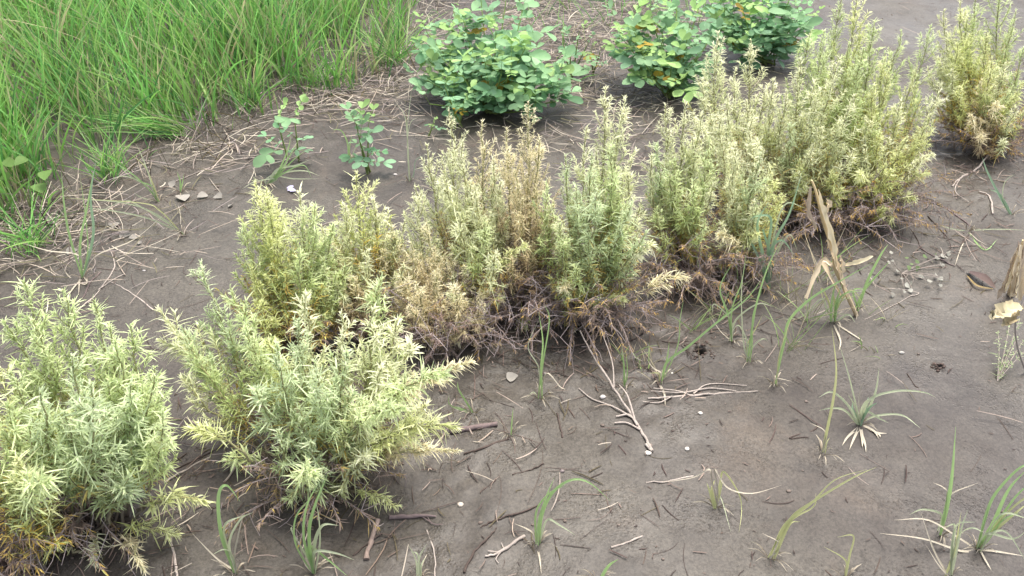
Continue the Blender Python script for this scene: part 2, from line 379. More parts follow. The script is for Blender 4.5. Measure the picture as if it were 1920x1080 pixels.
def shrub(base, tone, tips, label, leaf=.036, fill=8, st0=.13, fat=1.0, dens=1.0, spread=.05, lows=(), deadn=260, low_r=.2, extra_bases=()):
    b0 = G(*base); root = thing('silvery_shrub', b0, label, 'shrub', 'silvery shrubs growing in a row on the mud')
    st = Mesh()
    for _ in range(4):
        a = RNG.random() * 6.28; e = b0 + np.array([math.cos(a) * .06, math.sin(a) * .06, .11])
        st.tube(bez(b0 + np.array([0, 0, -.01]), b0 + np.array([math.cos(a) * .015, math.sin(a) * .015, .05]), e, np.linspace(0, 1, 6)), [.008, .005, .003], col(84, 70, 66))
    st.build('woody_base', M_WOOD, root)
    T3 = []
    bases = [b0] + [G(*q) for q in extra_bases]
    def near(p):
        b = min(bases, key=lambda q: np.hypot(q[0] - p[0], q[1] - p[1]))
        dp = p - b; k_ = RNG.uniform(.05, .3); j = b + np.array([RNG.normal(0, .03) + dp[0] * k_, RNG.normal(0, .025) + dp[1] * k_, 0]); j[2] = float(terr(j[0], j[1])) - .003; return j
    for tp in tips:
        tx, ty, dY = tp[:3]; tn = tp[3] if len(tp) > 3 and tp[3] else tone; yg = tp[4] if len(tp) > 4 else 1.0
        p = P(tx, ty, b0[1] + dY); T3.append((p, tn, yg))
        shoot(root, near(p), p, tn, leaf, fat, dens, yg, False, st0 if tn != 'brown' else .3)
    for k in range(int(fill * 1.35)):
        p, tn, yg = T3[RNG.integers(len(T3))]; s_ = RNG.uniform(.55, .84)
        b = near(p); q = b + (p - b) * s_ + np.array([RNG.normal(0, .055), RNG.normal(-.02, .055), 0])
        shoot(root, b, q, tn, leaf * .95, fat * .9, dens * .9, yg * .92, False, st0 + .05)
    for lo in lows:
        tx, ty = lo[:2]; tn = lo[2] if len(lo) > 2 else tone; ql = lo[3] if len(lo) > 3 else .1; dY = lo[4] if len(lo) > 4 else 0
        gp = G(tx, ty); p = P(tx, ty, min(gp[1], b0[1]) * .995 - .03 + dY) if dY == 0 else P(tx, ty, b0[1] + dY)
        shoot(root, near(p), p, tn, leaf * 1.0, .6, 1.15, .92, True, .42, ql)
    # dead twigs and shrivelled leaves round the foot
    tw = Mesh(); dl = Mesh(); n = int(deadn / 5.5)
    for k in range(n):
        b = bases[k % len(bases)]
        a = RNG.random() * 6.28; r = low_r * .88 * RNG.uniform(.35, 1.15); s_ = b + np.array([RNG.normal(0, .02), RNG.normal(0, .02), .005])
        e = b + np.array([math.cos(a) * r, math.sin(a) * r, RNG.uniform(.02, .2)])
        e[2] = max(e[2], float(terr(e[0], e[1])) + .004)
        m_ = (s_ + e) / 2 + np.array([0, 0, RNG.uniform(.01, .1)]); pp = bez(s_, m_, e, np.linspace(0, 1, 8))
        c = col(164, 152, 150) * RNG.uniform(.6, 1.3); tw.tube(pp, [.0014, .0007], c * .8, c, 4)
        for j in range(3):
            i = RNG.integers(3, 8); d = unit(RNG.normal(0, 1, 3) + np.array([0, 0, .1])); f_ = pp[i] + d * RNG.uniform(.03, .08)
            f_[2] = max(f_[2], float(terr(f_[0], f_[1])) + .003); tw.tube(np.array([pp[i], (pp[i] + f_) / 2 + RNG.normal(0, .004, 3), f_]), [.001, .0006], c, None, 3)
        dtone = 'brown' if tone in ('brown', 'beige') else tone
        leaves_on(dl, dl, pp[1:], .0, .24, 60, leaf * .72, leaf * .08, dtone, droop=.3)
    if n: tw.build('dry_twigs', M_WOOD, root); dl.build('dead_leaves', M_DEAD, root)
    return root

# ---------------------------------------------------------------- the row of shrubs (tip pixels, depth offset in metres)
shrub((165, 985), 'green', [(45, 528, .22), (118, 545, .2), (175, 562, .18), (8, 605, .2), (205, 610, .15), (245, 612, .14), (135, 668, .02, 'blue'), (215, 640, .08), (290, 690, .02, 'green'),
      (75, 735, -.04, 'blue'), (170, 720, -.06, 'blue'), (305, 775, -.05), (120, 800, .02, 'blue'), (255, 810, .02), (20, 700, .05), (245, 720, 0, 'blue'), (60, 600, .15), (220, 770, 0, 'blue')],
      'large silvery green shrub filling the left edge with a low sprig reaching right', st0=.42, fill=15, fat=1.0, leaf=.038, deadn=300, low_r=.2,
      lows=[(380, 938, 'lime', .3), (330, 1000, 'lime', .15), (130, 860, 'green', .3), (60, 1035, 'lime', .4), (175, 1050, 'pale', .4), (300, 850, 'green', .4), (270, 1070, 'beige', .1)])
shrub((25, 1075), 'green', [(-25, 640, .25, 'lime'), (15, 760, .12), (55, 800, .08), (-40, 700, .1), (30, 860, .02, 'lime')],
      'dark stemmed shrub at the bottom left corner in front of the large shrub', fill=6, leaf=.036, deadn=160, low_r=.16, lows=[(90, 900, 'green', .3)])
shrub((590, 915), 'blue', [(300, 582, .25, 'pale', .92), (378, 495, .34, 'blue'), (432, 540, .26, 'green'), (360, 650, .15, 'green', .9), (500, 640, .12, 'lime', .8), (640, 590, .15, 'pale'), (572, 552, .15, 'pale'), (560, 600, .08, 'blue'),
      (715, 522, .22, 'green'), (700, 580, .12, 'pale'), (520, 650, .02, 'blue'), (590, 680, -.04, 'blue'), (650, 660, .02, 'blue'), (745, 600, .15, 'pale'), (770, 640, .1, 'pale'), (460, 610, .15, 'green'), (480, 730, -.02, 'blue'),
      (620, 750, -.02, 'blue'), (560, 765, -.02, 'blue'), (715, 690, 0, 'pale')],
      'broad grey green shrub in the front centre with two tall spikes on its left', st0=.36, fill=16, leaf=.038, deadn=400, low_r=.22,
      lows=[(362, 803, 'lime', .3), (425, 862, 'green', .4), (835, 700, 'green', .4, -.02), (850, 800, 'lime', .25, -.06), (755, 765, 'green', .4, -.1), (745, 948, 'lime', .15), (855, 845, 'beige', .15, -.05), (590, 890, 'green', .35, -.2), (540, 935, 'green', .3, -.1), (880, 678, 'beige', .3, .1), (640, 925, 'lime', .15)])
shrub((545, 665), 'green', [(478, 342, .16, 'lime'), (500, 355, .14, 'lime'), (562, 360, .12, 'pale'), (590, 385, .1, 'green'), (455, 420, .08, 'green', .9), (520, 440, .05, 'lime', .85), (610, 450, .08, 'green'), (470, 500, 0, 'lime', .8), (560, 470, -.02, 'green', .85), (625, 420, .1, 'green')],
      'yellow green shrub with curled tips and an orange foot behind the broad grey green one', fill=13, fat=1.3, leaf=.034, deadn=260, low_r=.17)
shrub((690, 625), 'pale', [(668, 325, .14, 'lime'), (700, 372, .12, 'pale'), (645, 385, .1, 'pale', .95), (735, 430, .08, 'beige'), (625, 460, .06, 'beige', .95), (690, 470, 0, 'pale', .9), (665, 520, -.04, 'beige', .9)],
      'cone shaped pale yellow green shrub with one pointed top, fifth from the left', fill=12, fat=1.5, leaf=.029, deadn=220, low_r=.17)
shrub((835, 650), 'beige', [(778, 350, .2, 'pale', .95), (800, 420, .12), (770, 455, .1), (845, 478, .08), (815, 510, .02), (870, 500, .06), (780, 530, -.02), (850, 540, -.05), (750, 520, .03)],
      'cream coloured bleached shrub in mid row with tiny leaves and a thin pointed top', fill=15, fat=1.3, leaf=.024, deadn=380, low_r=.22, dens=1.15,
      lows=[(880, 600, 'beige', .3, -.05), (860, 640, 'beige', .2, -.05), (800, 640, 'brown', .2, -.05)])
shrub((905, 580), 'pale', [(842, 205, .18), (905, 228, .16, 'beige', .95), (800, 272, .12), (868, 265, .1), (925, 300, .06, 'pale'), (830, 330, .03, 'pale', .9), (890, 350, -.02, 'pale', .92), (940, 340, .04), (860, 400, -.05, 'pale', .88), (910, 420, -.1, 'green', .9)],
      'tall pale shrub with a golden foot and several pale spikes, left of the brownish one', fill=10, leaf=.03, deadn=420, low_r=.25, lows=[(985, 460, 'lime', .3, -.08), (985, 610, 'lime', .1), (940, 560, 'beige', .2, -.1)])
shrub((985, 590), 'brown', [(990, 192, .15, 'beige', .97), (950, 240, .16, 'beige', .96), (1012, 262, .12, 'beige', .95), (965, 320, .08, 'beige', .95), (1005, 350, .05, 'brown', .95), (975, 400, 0, 'brown', .88)],
      'brownish dried shrub with a straw coloured pointed crown between two greener shrubs', fill=8, leaf=.022, deadn=560, low_r=.24, dens=1.1)
shrub((1100, 600), 'pale', [(1135, 165, .26, 'pale'), (1172, 185, .24, 'pale'), (1100, 240, .16, 'pale', .95), (1060, 292, .12, 'blue'), (1110, 290, .08, 'blue'), (1150, 275, .1, 'green'), (1185, 300, .14, 'pale'), (1025, 345, .04, 'green'), (1080, 350, .02, 'blue'), (1120, 360, -.02, 'blue', .95), (1050, 420, -.05, 'green', .9), (1175, 380, .02, 'green')],
      'tall leaning shrub with twin pale spikes, right of the brownish one', fill=13, leaf=.032, deadn=600, low_r=.27,
      lows=[(1220, 458, 'pale', .5, 0), (1285, 520, 'beige', .4, -.02), (1170, 560, 'lime', .2, -.08), (1075, 615, 'beige', .15, -.05), (1055, 540, 'beige', .2, -.1)])
shrub((1290, 530), 'pale', [(1248, 198, .18), (1285, 190, .18), (1232, 270, .1, 'blue'), (1265, 300, .06, 'green', .95), (1315, 215, .16), (1330, 260, .1, 'green'), (1300, 340, 0, 'green', .9)],
      'slim shrub with a white curled top and orange lower leaves', fill=8, leaf=.032, deadn=460, low_r=.24)
shrub((1385, 520), 'pale', [(1412, 222, .1, 'pale'), (1380, 270, .06, 'pale'), (1425, 290, .02, 'blue'), (1370, 330, 0, 'pale', .95), (1350, 200, .24, 'pale'), (1450, 310, .1, 'lime', .92)],
      'narrow leafy shrub with a single bright column, above the grass blades right of centre', fill=8, leaf=.031, deadn=460, low_r=.22, lows=[(1420, 440, 'lime', .2, -.08), (1350, 440, 'beige', .25, -.08)])
shrub((1400, 395), 'pale', [(1347, 62, .3), (1408, 75, .3), (1318, 150, .2), (1380, 130, .18), (1440, 160, .18), (1330, 200, .12), (1400, 190, .1), (1300, 215, .1), (1365, 180, .05), (1450, 215, .08, 'lime', .9)],
      'tall yellow white shrub with twin peaks in front of the leafy green weeds', fill=10, leaf=.031, deadn=220, low_r=.2)
shrub((1545, 425), 'pale', [(1500, 110, .2), (1475, 170, .14), (1545, 60, .3, 'green'), (1580, -15, .42, 'green'), (1610, -20, .4, 'lime'), (1530, 150, .1), (1575, 110, .12), (1620, 90, .16, 'green'), (1480, 235, .05, 'blue', .93), (1540, 240, .02, 'pale', .9), (1600, 180, .05, 'pale'), (1500, 300, -.02, 'lime', .85), (1465, 260, .1, 'pale'), (1450, 150, .2, 'pale'), (1560, 320, -.05, 'lime', .8), (1520, 60, .35, 'green'), (1640, 40, .35, 'green')],
      'biggest and bushiest pale shrub with many spikes, right of the twin peaked one', fill=20, extra_bases=((1500, 410), (1590, 400)), leaf=.031, deadn=520, low_r=.3)
shrub((1630, 410), 'lime', [(1690, 58, .32, 'green'), (1745, 50, .34, 'green'), (1660, 110, .22), (1720, 125, .2), (1765, 160, .2, 'pale'), (1690, 190, .1, 'pale'), (1745, 215, .08, 'lime'), (1650, 250, .02, 'lime', .9), (1700, 260, .0, 'lime'), (1640, 160, .15), (1625, 220, .05, 'pale'), (1600, 290, -.02, 'lime', .85), (1670, 320, -.06, 'lime', .85)],
      'yellow green shrub with long sprigs reaching out to the right over the mud', fill=12, leaf=.03, deadn=520, low_r=.28,
      lows=[(1748, 290, 'pale', .55, -.02), (1715, 372, 'lime', .4, -.08), (1740, 325, 'lime', .45, -.02), (1670, 412, 'lime', .3, -.1), (1610, 330, 'lime', .25, -.1)])
shrub((1855, 285), 'lime', [(1800, 5, .2), (1835, -40, .3, 'green'), (1880, -60, .35, 'green'), (1850, 60, .1, 'lime', .95), (1905, 20, .2, 'green'), (1795, 80, .1, 'lime', .9), (1885, 120, .04, 'pale', .92), (1920, 90, .1, 'green'), (1840, 150, 0, 'beige', .9), (1815, 30, .25, 'lime'), (1785, 130, .05, 'pale', .9), (1870, 190, -.08, 'beige', .88), (1905, 200, -.1, 'pale', .88), (1820, 215, -.08, 'beige', .85), (1925, 150, 0, 'lime'), (1775, 60, .2, 'pale'), (1770, 20, .3, 'lime'), (1760, 110, .2, 'pale', .9), (1800, 165, 0, 'lime', .85), (1860, 110, 0, 'lime'), (1900, 160, -.05, 'green')],
      'yellow green shrub in the top right corner, cut by the picture edge', fill=12, leaf=.031, deadn=380, low_r=.28, extra_bases=((1930, 250),))
print('foliage verts', NLEAF[0])

# ---------------------------------------------------------------- tall grass at the upper left
GC = [col(130,182,90,.82), col(112,168,82,.82), col(158,198,108,.82), col(92,146,82,.75), col(174,190,132,.82), col(136,198,102,.82), col(146,192,100,.82), col(126,178,104,.82), col(200,190,150,.75)]
def scatter(n, x0, x1, y0, y1, fn):
    x = RNG.uniform(x0, x1, n); y = RNG.uniform(y0, y1, n); k = RNG.random(n) < fn(x, y); return x[k], y[k]
def grass_field(name, x, y, h, wd, cols, lean=.35, label='', bendk=.5, mat=None, nseg=6):
    n = len(x); z = terr(x, y) - .005; p = np.stack([x, y, z], -1)
    wx = (vn(x * 2.2, y * 2.2, 11) - .5) * 1.4; wy = (vn(x * 2.2, y * 2.2, 12) - .5) * 1.2
    az = RNG.random(n) * 6.28; le = np.abs(RNG.normal(0, lean, n))
    d = unit(np.stack([np.cos(az) * le + wx * .12, np.sin(az) * le + wy * .12, np.ones(n)], -1))
    bd = unit(np.stack([np.cos(az) + wx, np.sin(az) + wy, np.full(n, -.55)], -1)) * (bendk * RNG.uniform(.1, 1.1, n))[:, None]
    ci = RNG.integers(0, len(cols), n); c = np.array(cols)[ci] * RNG.uniform(.75, 1.25, n)[:, None]
    nr = np.stack([RNG.normal(0, .8, n), RNG.normal(-.5, .5, n), np.full(n, .4)], -1)
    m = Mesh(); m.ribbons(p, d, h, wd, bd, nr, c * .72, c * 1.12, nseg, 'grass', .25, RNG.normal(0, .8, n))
    return m
clump = lambda x, y: np.clip((vn(x * 7, y * 7, 21) - .25) * 1.8, .12, 1) * np.clip(.35 + vn(x * 1.5, y * 1.5, 22), 0, 1)
gx, gy = scatter(120000, -5.2, .1, 1.2, 9.5, lambda x, y: (inside_grass(x, y) > .04) * np.clip(inside_grass(x, y) / .22, .22, 1) * clump(x, y) * np.where(y > 6.5, .45, 1) * (x > -.8 * y - .6))
ge = inside_grass(gx, gy)
hh = (.12 + .36 * np.clip(ge / .55, 0, 1)) * RNG.uniform(.55, 1.25, len(gx)) * (.75 + .5 * vn(gx * 1.6, gy * 1.6, 23))
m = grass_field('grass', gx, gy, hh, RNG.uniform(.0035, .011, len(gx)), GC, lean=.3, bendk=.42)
tag(m.build('grass', M_GRASS), 'tall bright green grass covering the upper left', 'grass', None, 'stuff')
gx2, gy2 = scatter(14000, -5.2, .1, 1.2, 8.5, lambda x, y: (inside_grass(x, y) > .12) * clump(x, y) * (x > -.8 * y - .6))
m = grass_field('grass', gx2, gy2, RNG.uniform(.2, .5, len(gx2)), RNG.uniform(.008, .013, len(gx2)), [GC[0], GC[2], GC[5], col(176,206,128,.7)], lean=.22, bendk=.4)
tag(m.build('tall_grass', M_GRASS), 'broad bladed bright grass standing in the finer green grass', 'grass', None, 'stuff')
# dry standing stems and thatch within and along the edge
SC = [col(184,170,154,.7), col(158,146,136,.65), col(206,196,178,.7), col(112,98,90,.5), col(164,152,148,.6), col(140,134,104,.5)]
gx, gy = scatter(60000, -5.2, .2, 1.2, 7.5, lambda x, y: (inside_grass(x, y) > -.1) * np.clip(1.1 - np.abs(inside_grass(x, y) - .15) / .6, .18, 1) * np.clip((vn(x * 5, y * 5, 31) - .2) * 1.8, .05, 1) * .5 * (x > -.8 * y - .6))
m = grass_field('dry', gx, gy, RNG.uniform(.06, .26, len(gx)), RNG.uniform(.0022, .0045, len(gx)), SC + [col(132,118,84)], lean=1.1, bendk=.8, nseg=4)
tag(m.build('dry_grass', M_STRAW), 'dry straw coloured grass under the green grass and along its edge', 'dry grass', None, 'stuff')

def litter(x, y, Lr, wr, cols, zr, curl=.12, seg=3):
    n = len(x); L = RNG.uniform(*Lr, n) * RNG.uniform(.5, 1, n); az = RNG.random(n) * 6.28
    tilt = RNG.normal(0, .05 if zr < .01 else .14, n)
    d = np.stack([np.cos(az), np.sin(az), tilt], -1)
    x2 = x + d[:, 0] * L; y2 = y + d[:, 1] * L
    za = terr(x, y); zb = terr(x2, y2); zo = RNG.uniform(0.0004, zr, n)
    d[:, 2] = (zb - za) / L + np.abs(tilt) * (zr > .01)
    bend = np.stack([RNG.normal(0, curl, n), RNG.normal(0, curl, n), np.zeros(n)], -1)
    c = np.array(cols)[RNG.integers(0, len(cols), n)] * RNG.uniform(.7, 1.25, n)[:, None]
    m = Mesh(); m.ribbons(np.stack([x, y, za + zo + .0012], -1), d, L, RNG.uniform(*wr, n), bend, np.tile([0., 0, 1.], (n, 1)) + RNG.normal(0, .2, (n, 3)), c, c, seg, 'straw', -.5)
    return m
# straw mat along the grass edge and behind the weeds
def matf(x, y):
    e = inside_grass(x, y); a = np.clip(1 - np.abs(e - .04) / .16, 0, 1) * np.clip((vn(x * 5, y * 5, 41) - .3) * 2.4, 0, 1)
    cx, cy = g0(1090, 60); b = np.exp(-(((x - cx) / .5) ** 2 + ((y - cy) / 1.1) ** 2)) * 1.0
    cx, cy = g0(700, 170); b2 = np.exp(-(((x - cx) / .35) ** 2 + ((y - cy) / .35) ** 2)) * .9
    cx, cy = g0(410, 290); b3 = np.exp(-(((x - cx) / .25) ** 2 + ((y - cy) / .12) ** 2)) * .9
    cx, cy = g0(60, 440); b4 = np.exp(-(((x - cx) / .35) ** 2 + ((y - cy) / .2) ** 2)) * 1.0
    return np.clip(np.maximum.reduce([a * .7, b, b2, b3, b4]), 0, 1)
x, y = scatter(130000, -3.5, 1.4, 1.3, 7.5, lambda a, b: matf(a, b) * .6)
tag(litter(x, y, (.03, .2), (.0014, .0038), SC, .022, .22, 4).build('straw_litter', M_STRAW), 'matted pale straw lying along the edge of the grass', 'straw', None, 'stuff')
print('straw', len(x))
# sparse green between the weeds at the top
cx, cy = g0(1130, 10)
x = RNG.normal(cx, .45, 500); y = RNG.normal(cy + .3, .5, 500)
m = grass_field('g', x, y, RNG.uniform(.08, .28, 500), RNG.uniform(.003, .006, 500), GC + SC[:2], lean=.6)
tag(m.build('sparse_grass', M_GRASS), 'thin short grass in the straw between the two leafy weeds', 'grass', None, 'stuff')
# dark plant bits over the mud
def darkf(x, y):
    dr = pdist(x, y, ROW); e = inside_grass(x, y)
    a = np.exp(-(dr / .3) ** 2) + .35 * np.exp(-((e + .25) / .3) ** 2) + .07
    k = 0
    for (px, py, s, v) in ((1180, 880, .16, .5), (1100, 820, .3, .25), (1150, 930, .1, .4), (1000, 980, .16, .35), (1850, 330, .3, .9), (1750, 420, .3, .3), (1200, 740, .22, .35), (1380, 760, .15, .25), (1650, 430, .25, .5), (1500, 520, .22, .9), (1420, 590, .15, .5), (1330, 560, .2, .6), (1050, 760, .18, .35), (900, 1000, .2, .4), (1250, 660, .15, .5), (1700, 900, .2, .12), (600, 380, .2, .2)):
        q, r = g0(px, py); k = np.maximum(k, v * np.exp(-(((x - q) ** 2 + (y - r) ** 2) / s ** 2)))
    return np.clip(np.maximum(a * .55, k), 0, 1) * np.clip((vn(x * 6, y * 6, 51) - .1) * 1.6, .05, 1)
DC = [col(84,70,66), col(100,86,78), col(72,62,58), col(120,104,96), col(92,84,64)]
x, y = scatter(60000, -2.6, 3.2, .9, 5.5, lambda a, b: darkf(a, b) * .5)
tag(litter(x, y, (.02, .11), (.0014, .0034), DC, .006, .14, 3).build('twig_litter', M_WOOD), 'dark dead plant bits scattered over the mud round the shrubs', 'litter', None, 'stuff')
x, y = scatter(22000, -2.6, 3.2, .9, 5.5, lambda a, b: darkf(a, b) * .3)
tag(litter(x, y, (.02, .13), (.0014, .003), [col(178,162,150), col(150,134,124), col(196,184,168)], .014, .18, 3).build('straw_litter', M_STRAW), 'pale dead stems strewn under the row of shrubs', 'straw', None, 'stuff')
print('litter', len(x))
x, y = scatter(60000, -2.6, 3.2, .9, 6.5, lambda a, b: np.clip((vn(a * 9, b * 9, 61) - .62) * 2.2, 0, 1) * np.clip((vn(a * 2, b * 2, 62) - .2) * 2, .1, 1) * .7 + .05)
tag(litter(x, y, (.004, .022), (.001, .003), DC[:4], .003, .3, 2).build('leaf_specks', M_WOOD), 'tiny dark specks of rotted leaf on the mud', 'litter', None, 'stuff')
x, y = scatter(9000, -2.6, 3.2, .9, 5.5, lambda a, b: np.clip((vn(a * 3, b * 3, 71) - .3) * 1.5, .05, 1) * .55)
tag(litter(x, y, (.015, .13), (.0008, .0018), DC, .002, .3, 5).build('root_fibres', M_WOOD), 'hair thin dark rootlets pressed into the mud', 'litter', None, 'stuff')
x, y = scatter(90000, -2.6, 3.2, .9, 6.0, lambda a, b: np.exp(-(pdist(a, b, ROW) / .26) ** 2) * np.clip((vn(a * 5, b * 5, 72) - .15) * 1.6, .05, 1) * .4)
tag(litter(x, y, (.01, .07), (.0012, .0035), DC + [col(138,122,112), col(158,142,128), col(120,104,92)], .008, .4, 3).build('leaf_litter', M_WOOD), 'grey brown shrivelled leaf litter under the row of shrubs', 'litter', None, 'stuff')
cm = Mesh(); x, y = scatter(9000, -2.4, 3.0, .9, 5.5, lambda a, b: np.clip(.12 + darkf(a, b), 0, 1))
for k in range(len(x)):
    r = .0009 + .0042 * RNG.random() ** 4
    cm.lump((x[k], y[k], float(terr(x[k], y[k])) + r * .25), r, col(132, 118, 108) * RNG.uniform(.55, 1.15), k, .7)
for (hx, hy), rr in HOLES[:2]:
    for k in range(26):
        a = RNG.random() * 6.28; q = rr * RNG.uniform(1.3, 3.8); r = RNG.uniform(.0015, .005)
        cm.lump((hx + math.cos(a) * q, hy + math.sin(a) * q, float(terr(hx + math.cos(a) * q, hy + math.sin(a) * q)) + r * .3), r, col(96, 80, 72) * RNG.uniform(.6, 1.1), k, .8)
tag(cm.build('mud_crumbs', M_CRUMB), 'small crumbs of mud lying on the ground', 'mud crumbs', None, 'stuff')

# ---------------------------------------------------------------- broad-leaved green weeds
def weed(base, tips, label, size=.054, nl=11, tone=0, group='leafy green weeds behind the shrubs', name='leafy_weed', yellow=.015):
    b0 = G(*base); root = thing(name, b0, label, 'weed', group)
    GR = [col(146,184,136,.85), col(138,178,138,.85), col(122,166,122,.85), col(164,198,124,.85)]
    for (tx, ty, dY) in tips:
        p = P(tx, ty, b0[1] + dY)
        s_ = b0 + np.array([RNG.normal(0, .02), RNG.normal(0, .02), 0]); hv = p - s_; hv[2] = 0
        pts = bez(s_, s_ + hv * .55 + np.array([0, 0, (p[2] - s_[2]) * .45]), p, np.linspace(0, 1, 12))
        wd = Mesh(); wd.tube(pts, [.0045, .003, .0018], col(128,140,84,.6), col(140,170,90,.6), 5)
        lf = Mesh(); Ln = np.linalg.norm(p - s_)
        us = np.concatenate([np.sort(RNG.uniform(.22, .97, max(3, int(nl * Ln / .5)))), [.99]])
        for k, u in enumerate(us):
            x = u * 11; i = min(int(x), 10); q = pts[i] + (pts[i + 1] - pts[i]) * (x - i)
            az = k * 2.3 + RNG.normal(0, .5); el = RNG.uniform(.1, .7) if u < .95 else 1.1
            d = np.array([math.cos(az) * math.cos(el), math.sin(az) * math.cos(el), math.sin(el)])
            rl = size * RNG.uniform(1.3, 2.1); e = q + d * rl
            rp = bez(q, q + d * rl * .5 + np.array([0, 0, .006]), e + np.array([0, 0, -.008]), np.linspace(0, 1, 7))
            wd.tube(rp, [.0011, .0007], col(140,170,90,.6), None, 3)
            side = unit(np.cross(d, [0, 0, 1.])); nrm = unit(np.array([RNG.normal(0, .25), RNG.normal(-.25, .25), 1.]))
            c = GR[RNG.integers(0, 3)] if u < .8 else GR[RNG.choice([0, 3])]
            if RNG.random() < yellow or (u < .3 and RNG.random() < .08): c = col(196, 168, 70, .6)
            c = c * RNG.uniform(.8, 1.2)
            pr = 3 if RNG.random() < .6 else 2; sc = RNG.uniform(.55, 1.3) * (.8 if u > .95 else 1)
            pp, dd_, LL = [], [], []
            for a_, f_, l_ in ((.45, 1.15, .72), (.72, .9, .9), (1.0, .5, 1.08))[3 - pr:]:
                o = rp[min(6, int(a_ * 6))]
                for sg in (-1, 1):
                    pp.append(o); dd_.append(unit(unit(rp[-1] - rp[0]) * (1.25 - f_) + side * sg * f_ + np.array([0, 0, RNG.normal(.02, .12)]))); LL.append(size * l_ * sc)
            n = len(pp); LL = np.array(LL) * RNG.uniform(.9, 1.1, n)
            cc = np.tile(c, (n, 1)) * RNG.uniform(.92, 1.08, (n, 1))
            lf.ribbons(np.array(pp), np.array(dd_), LL, LL * RNG.uniform(.5, .7, n), np.tile([0, 0, -.16], (n, 1)) + RNG.normal(0, .12, (n, 3)), np.tile(nrm, (n, 1)) + RNG.normal(0, .28, (n, 3)), cc * 1.06, cc * .95, 7, 'ovate', .16)
        st = wd.build('stem', M_WOOD, root); lf.build('leaves', M_BROAD, st)
    return root
weed((925, 208), [(800, 60, .2), (850, 20, .35), (900, -20, .5), (950, -10, .4), (830, 110, .05), (880, 80, .15), (930, 60, .1), (985, 90, .05), (860, 130, 0), (805, 115, .1), (1000, 150, -.05), (910, 120, -.05), (960, 120, -.08),
      (845, 175, -.05), (1015, 115, .05), (870, 40, .3), (940, 140, -.1), (800, 150, .0), (980, 20, .3), (835, 70, .2), (1025, 165, -.05), (880, 165, -.1), (1045, 130, .02), (1040, 170, -.08), (790, 130, .12), (985, 175, -.12), (1000, 60, .2), (785, 95, .22), (1042, 190, -.1), (1005, 205, -.16), (805, 195, -.1), (1060, 150, .05), (775, 150, .1)],
      'big leafy green weed at the top centre, standing right beside the tall grass', nl=12)
weed((1258, 178), [(1180, 40, .1), (1220, 20, .25), (1270, 0, .35), (1320, -20, .4), (1200, 90, 0), (1240, 80, .05), (1290, 60, .1), (1340, 60, .15), (1210, 120, -.03), (1260, 120, -.05), (1300, 110, 0), (1190, 60, .2), (1240, 40, .2), (1285, 145, -.08), (1230, 150, -.08), (1320, 90, .05), (1170, 75, .1), (1185, 110, .02), (1265, 165, -.08), (1160, 55, .2)],
      'leafy green weed right of the straw, with orange and yellow lower leaves', nl=12, yellow=.03)
weed((1440, 120), [(1385, -10, .15), (1430, -30, .3), (1480, 0, .1), (1500, 30, 0), (1400, 45, 0), (1450, 30, .05), (1360, 30, .1), (1495, 15, .2), (1410, 80, -.05), (1380, 90, -.08), (1335, 25, .1), (1345, 60, .05), (1360, 80, 0), (1515, 45, 0), (1340, -10, .25)],
      'light green weed half hidden behind the twin peaked shrub', nl=18, size=.055)
weed((1068, 150), [(1055, 72, 0), (1085, 62, .02), (1100, 85, 0), (1070, 90, -.04)], 'small green weed on thin stems in the gap between two big weeds', nl=8, size=.03)
weed((860, 240), [(835, 165, 0), (870, 190, -.02), (850, 185, .05)], 'bright yellow green seedling at the foot of the big top centre weed', nl=8, size=.034)
weed((810, 255), [(812, 232, 0)], 'tiny two leaved seedling left of the tall pale shrub', nl=4, size=.022, group='seedlings on the mud')
weed((690, 325), [(668, 232, 0), (690, 240, .02), (675, 265, -.02)], 'young seedling with drooping leaves standing alone on bare mud', nl=7, size=.036, group='seedlings on the mud')
weed((545, 300), [(552, 222, 0), (520, 225, .02)], 'seedling with rounded leaflets at the edge of the straw', nl=4, size=.045, group='seedlings on the mud')
weed((1115, 140), [(1108, 92, 0), (1125, 98, 0)], 'low yellowish seedling beside the small weed on thin stems', nl=5, size=.02, group='seedlings on the mud', yellow=.4)

# heart leaved creeper in the left grass, with fallen grey leaves
def heart_leaf(mesh, p, az, size, c, tilt=.3, bend=-.1):
    d = unit(np.array([math.cos(az), math.sin(az), tilt]))
    mesh.ribbons(p[None], d[None], size, size * .95, np.array([[0, 0, bend]]), unit(np.array([[RNG.normal(0, .2), -.4, 1.]])), c[None], c[None] * .92, 8, 'heart', .12)
b0 = G(60, 400); rt = thing('creeping_vine', b0, 'heart leaved creeping vine at the left edge of the grass', 'vine')
vm = Mesh(); hm = Mesh()
for (px, py, dz) in ((28, 305, .0), (48, 295, .02), (85, 320, 0), (8, 300, .02), (70, 345, -.02), (20, 330, 0)):
    p = P(px, py, b0[1] + .02 + dz); vm.tube(bez(b0, b0 + (p - b0) * .5 + np.array([.02, 0, .04]), p, np.linspace(0, 1, 8)), [.0018, .001], col(150,170,100,.6), None, 4)
    heart_leaf(hm, p, RNG.uniform(3, 6), RNG.uniform(.035, .055), col(140,180,96,.5) * RNG.uniform(.9, 1.1), -.1)
st = vm.build('stem', M_WOOD, rt); hm.build('leaves', M_BROAD, st)

